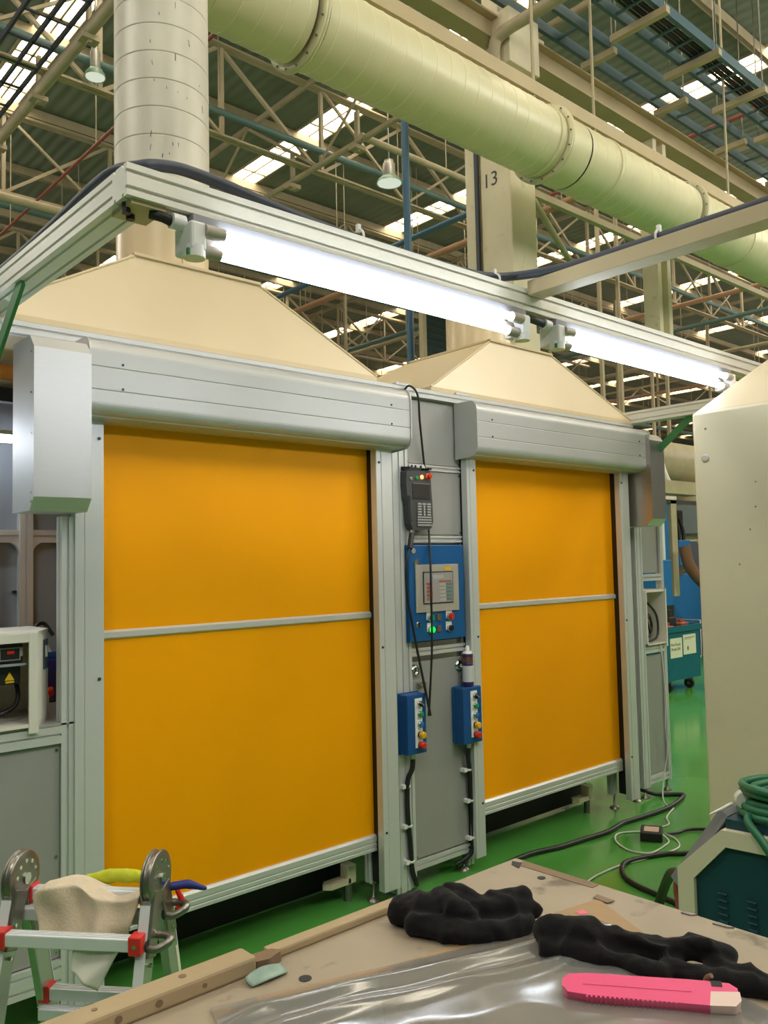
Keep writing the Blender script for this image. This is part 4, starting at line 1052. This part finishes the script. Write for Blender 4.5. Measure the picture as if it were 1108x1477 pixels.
glove('work_glove', [((.855, .945, z + .022), (.89, .90, z + .024), .024, .028), ((.89, .90, z + .024), (.935, .85, z + .026), .028, .024), ((.935, .85, z + .024), (.99, .815, z + .022), .024, .022),
                     ((.843, .905, z + .015), (.875, .845, z + .014), .017, .017), ((.875, .84, z + .014), (.93, .805, z + .014), .017, .015), ((.93, .805, z + .014), (.975, .79, z + .014), .015, .014),
                     ((.895, .905, z + .044), (.885, .862, z + .040), .012, .014), ((.915, .893, z + .048), (.93, .862, z + .044), .011, .013), ((.885, .862, z + .04), (.905, .84, z + .03), .014, .012),
                     ((.955, .85, z + .040), (1.0, .818, z + .040), .010, .013), ((.965, .825, z + .028), (1.003, .80, z + .020), .012, .012)],
      'crumpled black knitted gloves at the back of the table', (.93, .88, TZ), .0028, (-.030, -.028), .9)
glove('work_glove', [((.925, .738, z + .026), (.955, .685, z + .026), .021, .021), ((.912, .725, z + .014), (.935, .665, z + .014), .016, .016), ((.955, .685, z + .024), (.985, .63, z + .020), .020, .018), ((.935, .665, z + .014), (.96, .59, z + .013), .015, .014),
                     ((.985, .63, z + .020), (1.015, .58, z + .026), .018, .018), ((1.015, .58, z + .026), (1.03, .545, z + .022), .018, .016), ((.975, .59, z + .014), (1.0, .51, z + .013), .014, .013), ((1.01, .55, z + .016), (1.022, .485, z + .013), .014, .013), ((1.0, .51, z + .013), (1.015, .47, z + .012), .013, .012),
                     ((.945, .70, z + .034), (.985, .60, z + .030), .009, .008), ((1.0, .62, z + .03), (1.012, .56, z + .036), .009, .010)],
      'flattened black knitted glove beside the pink cutter knife', (1.0, .62, TZ), .0028, (-.009, -.020))

# pink cutter knife
t = thing('cutter_knife', 'pink plastic cutter knife with pale end grip on the table', 'cutter knife', (.90, .56, TZ + .012))
P0, P1 = V((.833, .632, TZ + .014)), V((.950, .474, TZ + .015))
ex = (P1 - P0).normalized(); ez = V((0, 0, 1)); ey = ez.cross(ex).normalized(); ez = ex.cross(ey)
# knife lies tilted on its side: width direction leans back
wd = (ey * .90 + ez * .42).normalized(); th = ex.cross(wd)
L = (P1 - P0).length
out = [(0, -.004), (.006, -.012), (.03, -.0145), (L - .025, -.0165), (L - .008, -.015), (L, -.008), (L, .008), (L - .008, .014), (L - .05, .0155), (.03, .0145), (.008, .012), (0, .004)]
MB().prism(out, P0 - th * .007, ex, wd, th * .014).build('body', 'pink', t, .003)
MB().prism([(L - .034, -.0172), (L - .006, -.0158), (L + .0015, -.008), (L + .0015, .003), (L - .030, .001)], P0 - th * .0078, ex, wd, th * .0156).build('end_grip', 'pink_grip', t, .002)
m = MB()
for i in range(20): m.obox(P0 + ex * (.028 + i * .0052) - wd * .0152, ex, wd, th, .0022, .003, .0135)
m.build('grip_ribs', 'pink', t)
for sgn in (1, -1):
    MB().obox(P0 + ex * (L * .43) + wd * .002 + th * sgn * .0071, ex, wd, th, L * .62, .006, .001).build('blade_track', 'pink', t)
MB().obox(P0 + ex * (L * .80) + wd * .0155, ex, wd, th, .024, .006, .009).build('slider', 'pink', t, .002)
MB().obox(P0 + ex * (L - .022) + wd * .012 - th * .0, ex, wd, th, .012, .007, .0155).build('slot', 'ink_dark', t)
m = MB(); m.tube(spl([P0 + ex * (L - .03) + wd * .008 - th * .008, P0 + ex * (L - .032) + wd * .022, P0 + ex * (L - .026) + wd * .02 + th * .01]), .003, 6)
m.build('cord', 'tape_brown', t)

# ================================================================== LADDER
t = thing('folding_ladder', 'aluminium folding ladder with round hinges and red clips at lower left', 'ladder', (.856, 2.09, 0))
U = V((.644, -.765, 0)); N = V((-.765, -.644, 0)); Zv = V((0, 0, 1))
HR = V((.971, 1.953, .785)); HL = V((.741, 2.226, .775))
WID = (HR - HL).length
def lp(base, s, z):  # point on a leaf: s=+1 front, -1 rear
    k = .035 + .22 * (HR.z - z) / HR.z
    return V((base.x, base.y, z)) + N * (s * k)
for base, nm in ((HL, 'left'), (HR, 'right')):
    for s in (1, -1):
        a = lp(base, s, .80 if s > 0 else .79); b = lp(base, s, .0)
        d = (b - a).normalized(); nn = U.cross(d).normalized()
        c = (a + b) / 2
        m = MB(); m.obox(c, d, U, nn, (b - a).length, .022, .055)
        o = m.build('stile', 'ladder_alu_shade', t, .003)
        f = MB(); f.obox(c + nn * (.0285 * (1 if nn.dot(N) > 0 else -1)) * s, d, U, nn, (b - a).length - .02, .024, .003)
        f.build('stile_face', 'ladder_alu_lit', o)
    # hinge
    hc = base + Zv * .055
    h = MB(); h.lathe([(.05, -.016), (.066, -.013), (.068, -.009), (.060, -.007), (.060, .007), (.068, .009), (.066, .013), (.05, .016)], hc, U, 32)
    ho = h.build('hinge', 'steel', t, .0015)
    h = MB()
    for s in (1, -1):
        q = lp(base, s, .68); h.bar(hc + N * s * .02 - Zv * .02, q, .036, .05, up=N)
    h.build('hinge_plate', 'steel', ho, .003)
    h = MB(); h.cyl(hc - U * .021, hc + U * .021, .014, 14)
    for k in range(5):
        a = PI * (.1 + .2 * k); p = hc + N * (.042 * math.cos(a)) + Zv * (.042 * math.sin(a)); h.cyl(p - U * .017, p + U * .017, .005, 8)
    h.build('hinge_pin', 'chrome', ho)
    h = MB()
    for s in (1, -1):
        for zz in (.70, .735, .665):
            p = lp(base, s, zz); h.cyl(p - U * .020, p + U * .020, .005, 8)
    h.build('rivet', 'chrome', ho)
def rung(s, z, off, m='ladder_alu_lit', clips=True):
    a = lp(HL, s, z) + N * s * off; b = lp(HR, s, z) + N * s * off
    o = MB().bar(a + U * .005, b - U * .005, .032, .030, up=(0, 0, 1)).build('rung', m, t, .003)
    r = MB()
    for k in range(3): r.bar(a + Zv * .0155 + N * (k - 1) * .008, b + Zv * .0155 + N * (k - 1) * .008, .002, .002)
    r.build('tread_rib', m, o)
    if clips:
        for p, sg in ((a, 1), (b, -1)):
            MB().obox(p + U * sg * .008, U, N, Zv, .032, .040, .044).build('end_clip', 'clip_red', o, .004)
            MB().cyl(p + U * sg * .008 + N * s * .020, p + U * sg * .008 + N * s * .0215, .005, 10).build('clip_rivet', 'chrome', o)
for z in (.722, .45, .17): rung(1, z, .035)
for z in (.785, .50, .22): rung(-1, z, -.005)
for z in (.745, .46): rung(-1, z, -.04, 'ladder_alu_lit', False)
for base, sg in ((HR, 1), (HL, -1)):
    for s, z in ((1, .712), (-1, .748)):
        p = lp(base, s, z) + U * sg * .011
        pts = [p + N * .02 - Zv * .006, p + N * .02 + U * sg * .022 - Zv * .006, p + U * sg * .045 + N * .008 + Zv * .004, p + U * sg * .045 - N * .008 + Zv * .01, p + U * sg * .022 - N * .02 + Zv * .01, p - N * .02 + Zv * .01]
        MB().tube(spl(pts, 5), .0095, 10).build('hook_handle', 'steel', t)
        MB().cyl(p - U * sg * .001 + N * .02, p + U * sg * .003 + N * .02, .016, 14).build('hook_washer', 'rubber', t)
p = lp(HR, 1, .555) + U * .0115
MB().obox(p, U, N, Zv, .0012, .036, .075).build('sticker', 'sticker_teal', t)
dd = (lp(HR, 1, .5) - lp(HR, 1, .6)).normalized()
text('sticker_letter', 'M', p + U * .0012 - Zv * .012, dd, N * -1 if 0 else (U.cross(dd)), .03, 'white_plastic', t, .0003)
p = lp(HR, -1, .56) + U * .0115 - N * .022
MB().obox(p, U, N, (lp(HR, -1, .5) - lp(HR, -1, .62)).normalized(), .0012, .012, .16).build('warning_strip', 'paper', t)

# cloth draped over the upper rungs
def drape(u, v):
    x = .068 + .255 * u
    w = WID
    base = HL + (HR - HL) * (x / w)
    fold = .012 * math.sin(9 * u + 2 * v) + .007 * math.sin(17 * u - 5 * v + 1) + .006 * math.sin(13 * v + 4 * u)
    s = v * .27
    if s < .10:
        n = -.105 + s * 1.0; z = .765 + s * .55
    elif s < .15:
        n = -.005 + (s - .10) * .9; z = .82 - (s - .10) * .15
    else:
        n = .04 + (s - .15) * .12; z = .8125 - (s - .15) * .92
    if u > .3 and v > .85: pass
    edge = .02 * math.sin(6 * u) - .05 * (1 - abs(u - .55) * 2) * (v > .8) * (v - .8) * 5
    p = V((base.x, base.y, z + edge * .6 + .010 * math.sin(5 * u + .6) * (1 - v))) + N * (n + fold) + U * (.010 * math.sin(8 * v + 3 * u) - (u - .5) * .02 * v)
    return p
o = MB().grid(drape, 36, 44).build('work_cloth', 'cloth_beige')
tag(o, 'crumpled beige cloth draped over the ladder top between the hinges', 'cloth')
so = o.modifiers.new('solid', 'SOLIDIFY'); so.thickness = .004
ss = o.modifiers.new('sub', 'SUBSURF'); ss.levels = 1; ss.render_levels = 1
def rag(u, v):
    q = HL + (HR - HL) * ((.19 + .13 * u * (1 - .5 * v)) / WID)
    return V((q.x, q.y, .735 - .12 * v * (1 - .35 * (1 - u)))) + N * (.075 + .03 * v + .006 * math.sin(7 * u + 4 * v))
rg = MB().grid(rag, 16, 14).build('white_rag', 'tape_white'); tag(rg, 'pale rag corner hanging below the front ladder rung', 'rag')
so = rg.modifiers.new('solid', 'SOLIDIFY'); so.thickness = .003
def lump(name, pts, rad, m, label, cat, strength=.012, noise=.04, vox=.004):
    mb = MB()
    for i in range(len(pts) - 1):
        a, b = V(pts[i]), V(pts[i + 1]); d = b - a; k = 5; prof = []; ra, rb = rad[i], rad[i + 1]
        for j in range(k + 1): th = PI / 2 * (1 - j / k); prof.append((max(1e-4, ra * math.cos(th)), -ra * math.sin(th)))
        for j in range(k + 1): th = PI / 2 * j / k; prof.append((max(1e-4, rb * math.cos(th)), d.length + rb * math.sin(th)))
        mb.lathe(prof, a, d, 12)
    o = mb.build(name, m)
    r = o.modifiers.new('remesh', 'REMESH'); r.mode = 'VOXEL'; r.voxel_size = vox; r.use_smooth_shade = True
    s = o.modifiers.new('smooth', 'SMOOTH'); s.iterations = 4
    tx = bpy.data.textures.new(name, 'CLOUDS'); tx.noise_scale = noise
    d = o.modifiers.new('folds', 'DISPLACE'); d.texture = tx; d.strength = strength
    return tag(o, label, cat)
def LU(x, n, z): q = HL + (HR - HL) * (x / WID); return V((q.x, q.y, z)) + N * n
lump('hi_vis_vest', [LU(.13, -.10, .795), LU(.22, -.085, .812), LU(.32, -.07, .815)], [.013, .018, .014], 'hivis', 'yellow hi-vis vest bundled behind the beige cloth', 'vest')
lump('blue_strap', [LU(WID + .015, -.055, .80), LU(WID + .05, -.075, .80), LU(WID + .09, -.095, .783)], [.011, .012, .007], 'strap_blue', 'dark blue fabric end sticking out behind the right hinge', 'strap', .004)
lump('red_ribbon', [LU(WID + .03, -.06, .79), LU(WID + .045, -.065, .755), LU(WID + .03, -.06, .745)], [.007, .009, .008], 'btn_red', 'red ribbon hanging by the rear hook of the ladder', 'ribbon', .004)

# ================================================================== RIGHT SIDE
t = thing('machine_cabinet', 'tall cream sheet metal cabinet with pitched top at right', 'cabinet', (4.1, 1.15, 0))
X0, Y0, Y1, ZT = 3.44, .35, 1.81, 2.225
bz = .03
MB().box(X0, 4.7, Y0, Y1, 0, ZT).build('body', 'cabinet_cream', t, .012)
MB().add([(X0 + .004, Y0, ZT - .004), (4.696, Y0, ZT - .004), (4.696, Y1 - .004, ZT - .004), (X0 + .004, Y1 - .004, ZT - .004), (X0 + .35, Y0 + .35, ZT + .34), (4.35, Y0 + .35, ZT + .34), (4.35, Y1 - .35, ZT + .34), (X0 + .35, Y1 - .35, ZT + .34)],
         [(0, 1, 5, 4), (1, 2, 6, 5), (2, 3, 7, 6), (3, 0, 4, 7), (4, 5, 6, 7), (0, 3, 2, 1)]).build('pitched_top', 'cabinet_top', t, .01)
MB().lathe([(.009, 0), (.018, 0), (.018, .003), (.009, .003)], (X0 - .003, 1.755, 2.02), (1, 0, 0), 22).build('plug', 'bezel', t)
m = MB(); rr = random.Random(11)
for i in range(16):
    y, z = 1.15 + rr.random() * .6, 1.5 + rr.random() * .65
    m.cyl((X0 + .001, y, z), (X0 - .0008, y, z), .003 + rr.random() * .003, 8)
m.build('chipped_paint', 'tape_brown', t)

# welding machine: chamfered side profile in the y-z plane
t = thing('welding_machine', 'teal and cream welding machine with louvred side behind the table', 'welding machine', (2.1, .8, 0))
XW = 1.93
prof = [(1.106, .02), (1.104, .839), (.988, .952), (.50, .97), (.42, .86), (.42, .02)]
inn = [(1.062, .06), (1.062, .822), (.978, .914), (.52, .932), (.46, .85), (.46, .06)]
MB().prism(inn, (XW + .012, 0, .0), (0, 1, 0), (0, 0, 1), (.33, 0, 0)).build('side_panel', 'weld_teal', t)
m = MB(); n = len(prof)
vs = [(XW, y, z) for y, z in prof] + [(XW, y, z) for y, z in inn] + [(XW + .35, y, z) for y, z in prof] + [(XW + .03, y, z) for y, z in inn]
fs = [(i, (i + 1) % n, n + (i + 1) % n, n + i) for i in range(n)] + [(i, (i + 1) % n, 2 * n + (i + 1) % n, 2 * n + i) for i in range(n)] + [(n + i, n + (i + 1) % n, 3 * n + (i + 1) % n, 3 * n + i) for i in range(n)]
m.add(vs, fs).build('frame', 'weld_cream', t)
MB().add([(XW + .05, 1.152, .79), (XW + .34, 1.152, .79), (XW + .34, 1.014, .985), (XW + .05, 1.014, .985), (XW + .05, 1.132, .77), (XW + .34, 1.132, .77), (XW + .34, .994, .972), (XW + .05, .994, .972)],
         [(0, 1, 2, 3), (4, 5, 6, 7), (0, 1, 5, 4), (1, 2, 6, 5), (2, 3, 7, 6), (3, 0, 4, 7)]).build('sloped_cover', 'weld_grey', t)
MB().box(XW + .02, XW + .33, .56, .985, .95, .975).build('top_plate', 'weld_teal', t)
m = MB()
for y in (.995, .925, .85):
    for k in range(5): m.obox((XW + .010, y, .80 - k * .016), (0, 1, 0), (1, 0, -.4), (.4, 0, 1), .022, .006, .004)
m.build('louvre', 'weld_teal', t)
for y in (1.0, .5): 
    for x in (XW + .05, XW + .3): MB().cyl((x - .02, y, .035), (x + .02, y, .035), .035, 16).build('caster', 'rubber', t)
tag(MB().box(XW + .06, XW + .16, .80, .88, .976, 1.0).build('clear_tray', 'clear_plastic', None, .003), 'small clear tray under the green hose coil', 'tray')

t = thing('hose_coil', 'coiled green hose lying on top of the welding machine', 'hose', (2.06, .88, .976))
cc = V((2.062, .865, 0)); m = MB(); pts = []
rr = random.Random(2)
for lay, (R0, nt, z0) in enumerate(((.118, 4, .99), (.098, 3, 1.012), (.112, 3, 1.032))):
    for k in range(nt * 22):
        a = 2 * PI * k / 22
        R = R0 + .012 * math.sin(k / 22 * 2.1 + lay) - .006 * (k // 22 % 2)
        pts.append(cc + V((R * math.cos(a) * .92, R * math.sin(a), z0 + .010 * (k / 22) / nt * 2 + .004 * math.sin(2 * a + lay))))
m.tube(pts, .0095, 8).build('coil', 'hose_green', t)
MB().tube(spl([cc + V((-.09, .06, .992)), cc + V((-.125, .06, .985)), cc + V((-.142, .02, .95)), cc + V((-.146, -.03, .89)), cc + V((-.15, -.10, .83)), cc + V((-.15, -.2, .75))], 6), .0095, 8).build('loose_end', 'hose_green', t)
a = 2.2
p = cc + V((.11 * math.cos(a), .118 * math.sin(a), 1.015))
MB().lathe([(.019, -.012), (.0215, -.011), (.0215, .011), (.019, .012)], p, (-math.sin(a), math.cos(a), 0), 18).build('tape_wrap', 'tape_white', t)
MB().tube(spl([p + V((-.02, .02, -.01)), p + V((-.05, .035, -.02)), p + V((-.075, .05, -.03))], 5), [.004, .004, .004, .0035, .0035, .003, .003, .003, .002, .002, .0015], 6).build('tape_tail', 'tape_white', t)

# trolley
t = thing('tool_trolley', 'teal wheeled tool trolley with two paper notices', 'trolley', (9.4, 5.4, 0))
MB().box(9.02, 9.80, 5.18, 5.75, .13, .70).build('body', 'trolley_teal', t, .006)
m = MB(); m.box(9.0, 9.82, 5.16, 5.18, .70, .77).box(9.0, 9.82, 5.75, 5.77, .70, .77).box(9.0, 9.02, 5.18, 5.75, .70, .77).box(9.8, 9.82, 5.18, 5.75, .70, .77); m.build('tray_rim', 'trolley_teal', t)
MB().tube([(9.84, 5.2, .35), (9.87, 5.2, .38), (9.87, 5.2, .80), (9.87, 5.7, .80), (9.87, 5.7, .38)], .012, 8).build('push_handle', 'steel', t)
def paper(x0, x1, z0, z1): return MB().box(x0, x1, 5.176, 5.179, z0, z1).build('paper_notice', 'paper', t)
pa = paper(9.10, 9.37, .40, .63)
text('notice_text', 'Not Ready', (9.225, 5.175, .555), (1, 0, 0), (0, 0, 1), .05, 'ink', pa)
text('notice_text', 'Model 301', (9.225, 5.175, .50), (1, 0, 0), (0, 0, 1), .05, 'ink', pa)
pa = paper(9.40, 9.70, .42, .655)
m = MB(); m.box(9.43, 9.67, 5.1745, 5.1765, .615, .622).box(9.43, 9.6, 5.1745, 5.1765, .60, .604).box(9.49, 9.52, 5.1745, 5.1765, .47, .515); m.build('printed_lines', 'ink', pa)
for x in (9.12, 9.62):
    for y in (5.24, 5.66):
        o = MB().cyl((x - .02, y, .06), (x + .02, y, .06), .06, 20).build('caster', 'rubber', t)
        MB().box(x - .03, x + .03, y - .03, y + .03, .10, .135).cyl((x - .022, y, .06), (x + .022, y, .06), .02, 10).build('fork', 'steel', o)
for i, (x, y, s, mm, lab) in enumerate(((9.10, 5.3, .05, 'steel', 'round steel fitting at the left end of the trolley top'), (9.22, 5.28, .07, 'copper', 'small copper coloured part on the trolley, left of the dark block'), (9.62, 5.32, .09, 'copper', 'larger copper coloured part on the trolley, right of the dark block'))):
    tt = thing('metal_part', lab, 'part', (x, y, .70))
    if i == 0:
        MB().lathe([(.03, 0), (.05, 0), (.05, .06), (.03, .06), (.03, 0)], (x, y, .76), (0, -1, 0), 20, caps=False).build('ring', mm, tt)
        MB().box(x - .03, x + .03, y - .06, y, .70, .72).build('foot', mm, tt)
    else:
        MB().box(x - s, x + s, y - .06, y + .06, .70, .70 + s).build('block', mm, tt, .012)
        MB().cyl((x, y, .70 + s), (x, y, .74 + s), s * .45, 14).build('boss', mm, tt)
tt = thing('gear_unit', 'dark upright unit standing in the middle of the trolley top', 'part', (9.42, 5.4, .70))
MB().box(9.34, 9.52, 5.32, 5.5, .70, .86).build('base', 'dark_part', tt, .01)
MB().cyl((9.43, 5.4, .86), (9.43, 5.4, .95), .055, 16).build('spindle', 'dark_part', tt)

# background machines in the right gap
t = thing('press_machine', 'blue machine body far behind the trolley', 'machine', (12.3, 7.1, 0))
MB().box(11.9, 13.4, 6.78, 7.8, 0, 1.32).build('body', 'machine_blue', t, .02)
MB().box(12.1, 12.45, 6.66, 6.7, 1.45, 1.85).build('control_box', 'machine_blue', t, .01)
MB().box(12.2, 12.3, 6.72, 6.9, 1.3, 1.5).build('box_stand', 'steel', t)
MB().box(12.6, 13.3, 6.8, 7.4, 1.32, 1.36).build('table_plate', 'steel', t)
t = thing('gantry_upright', 'blue and cream upright frame beside the far blue machine', 'machine frame', (11.5, 6.4, 0))
MB().box(11.42, 11.60, 6.55, 6.75, 0, 2.4).build('blue_upright', 'machine_blue', t)
MB().box(11.70, 11.86, 6.55, 6.72, 1.0, 2.45).build('cream_upright', 'machine_beige', t)
MB().box(11.34, 11.40, 6.5, 6.56, 0, 2.45).build('post', 'white_plastic', t)
MB().box(11.1, 12.6, 6.5, 6.8, 2.55, 2.75).build('cross_beam', 'machine_beige', t)
MB().box(11.2, 12.7, 6.55, 6.62, 2.40, 2.46).build('guide_bar', 'steel', t)
t = thing('robot_arm', 'brown articulated arm curving down in front of the far blue machine', 'robot arm', (11.8, 6.2, 0))
MB().tube(spl([(11.68, 6.35, 1.75), (11.72, 6.3, 1.45), (11.9, 6.2, 1.2), (12.2, 6.1, 1.0), (12.5, 6.05, .85)], 8), .085, 14).build('arm_link', 'rust', t)
MB().box(12.42, 12.75, 5.9, 6.25, 0, .85).build('base', 'dark_part', t)
t = thing('hoist_unit', 'dark motor unit with hanging hoses above the far blue machine', 'hoist', (12.5, 7, 2.0))
MB().box(12.1, 12.7, 6.9, 7.3, 1.95, 2.35).build('motor', 'dark_part', t, .02)
for i in range(4):
    m = MB(); m.tube(spl([(12.15 + i * .13, 6.88, 2.2), (12.13 + i * .15, 6.84, 1.95), (12.2 + i * .11, 6.85, 1.72 + .05 * (i % 2))]), .025, 8); m.build('hose', 'rubber', t)
t = thing('process_duct', 'large cream duct with a downward elbow in the far right gap', 'duct', (13.6, 7.7, 2.4))
MB().cyl((12.6, 7.8, 3.3), (15.4, 7.8, 3.3), .36, 32).build('main_run', 'machine_beige', t)
MB().tube(spl([(13.0, 7.6, 3.2), (12.95, 7.5, 2.95), (13.1, 7.45, 2.6), (12.9, 7.4, 2.3), (12.85, 7.4, 2.1)], 8), .2, 20).build('branch', 'duct_galv', t)
MB().cyl((14.3, 7.55, 2.9), (14.3, 7.55, 1.9), .28, 24).build('drop', 'machine_beige', t)
MB().box(13.9, 14.7, 7.2, 7.9, 2.0, 2.55).build('fan_box', 'partition_grey', t)
for i, (x, y, h) in enumerate(((11.1, 6.9, 2.3), (12.9, 6.6, 2.6), (13.1, 6.65, 2.2), (11.15, 7.4, 2.0))):
    tag(MB().cyl((x, y, 0), (x, y, h), .04, 10).cyl((x - .3, y, h * .7), (x + .3, y, h * .7), .03, 8).build('process_pipe', 'machine_beige'),
        ['cream standpipe nearest the bench end', 'cream standpipe right of the dark hoist', 'rightmost cream standpipe by the blue machine', 'cream standpipe behind the nearest one'][i], 'pipe', 'far standpipes')
t = thing('blue_stand', 'low blue stand behind the far end of the right bench', 'stand', (10.95, 6.3, 0))
MB().box(10.9, 11.2, 6.3, 6.6, 0, 1.55).build('body', 'machine_blue', t, .01)
MB().box(10.9, 11.2, 6.29, 6.31, .3, .9).build('door', 'dark_part', t)
rr = random.Random(21)
for i, (x, y, sx, sz, mm, lab) in enumerate(((17, 10, 3.0, 2.4, 'machine_beige', 'large beige machine deep in the hall at right'), (22, 14, 4, 3.0, 'partition_grey', 'grey machine far down the hall at right'), (-1.5, 9, 3, 2.6, 'partition_grey', 'grey machine behind the left bench'), (14.8, 6.2, 1.0, 1.9, 'machine_beige', 'beige control cabinet behind the blue machine'))):
    tt = thing('background_machine', lab, 'machine', (x, y, 0))
    MB().box(x - sx / 2, x + sx / 2, y - .8, y + .8, 0, sz).build('body', mm, tt, .02)
    MB().box(x - sx / 3, x + sx / 3, y - .82, y - .8, sz * .45, sz * .8).build('hatch', 'wall_far', tt)
    MB().cyl((x, y, sz), (x, y, sz + 1.2), .18, 16).build('stack', 'duct_cream', tt)

# ================================================================== LIGHT
w = bpy.data.worlds.new('world'); C.world = w; w.use_nodes = True
bg = w.node_tree.nodes['Background']; bg.inputs[0].default_value = (0.9, 0.95, 1.0, 1); bg.inputs[1].default_value = 0.3
# bare point lights added out of view as ambient fill, with no fittings
for i, (x, y, z, e) in enumerate(((-4, -3, 7.5, 1), (3, -4, 7.5, 1), (-4, 5, 7.5, 1), (10, -2, 7.5, 1), (17, 2, 7.5, 1), (12, -5, 7.5, 1), (24, 4, 7.5, 1), (-2, 14, 7.5, 1), (32, 6, 7.5, 1))):
    l = bpy.data.lights.new('hall_fill_light', 'POINT'); l.energy = 330 * e; l.color = (1.0, .94, .83); l.shadow_soft_size = .9
    o = bpy.data.objects.new('hall_fill_light', l); COL.objects.link(o); o.location = (x, y, z)
C.view_settings.view_transform = 'Standard'; C.view_settings.look = 'None'; C.view_settings.gamma = 1; C.view_settings.exposure = 0.68
try: C.view_settings.use_curve_mapping = False
except Exception: pass
C.cycles.use_denoising = True
C.cycles.max_bounces = 8
C.cycles.sample_clamp_indirect = 6
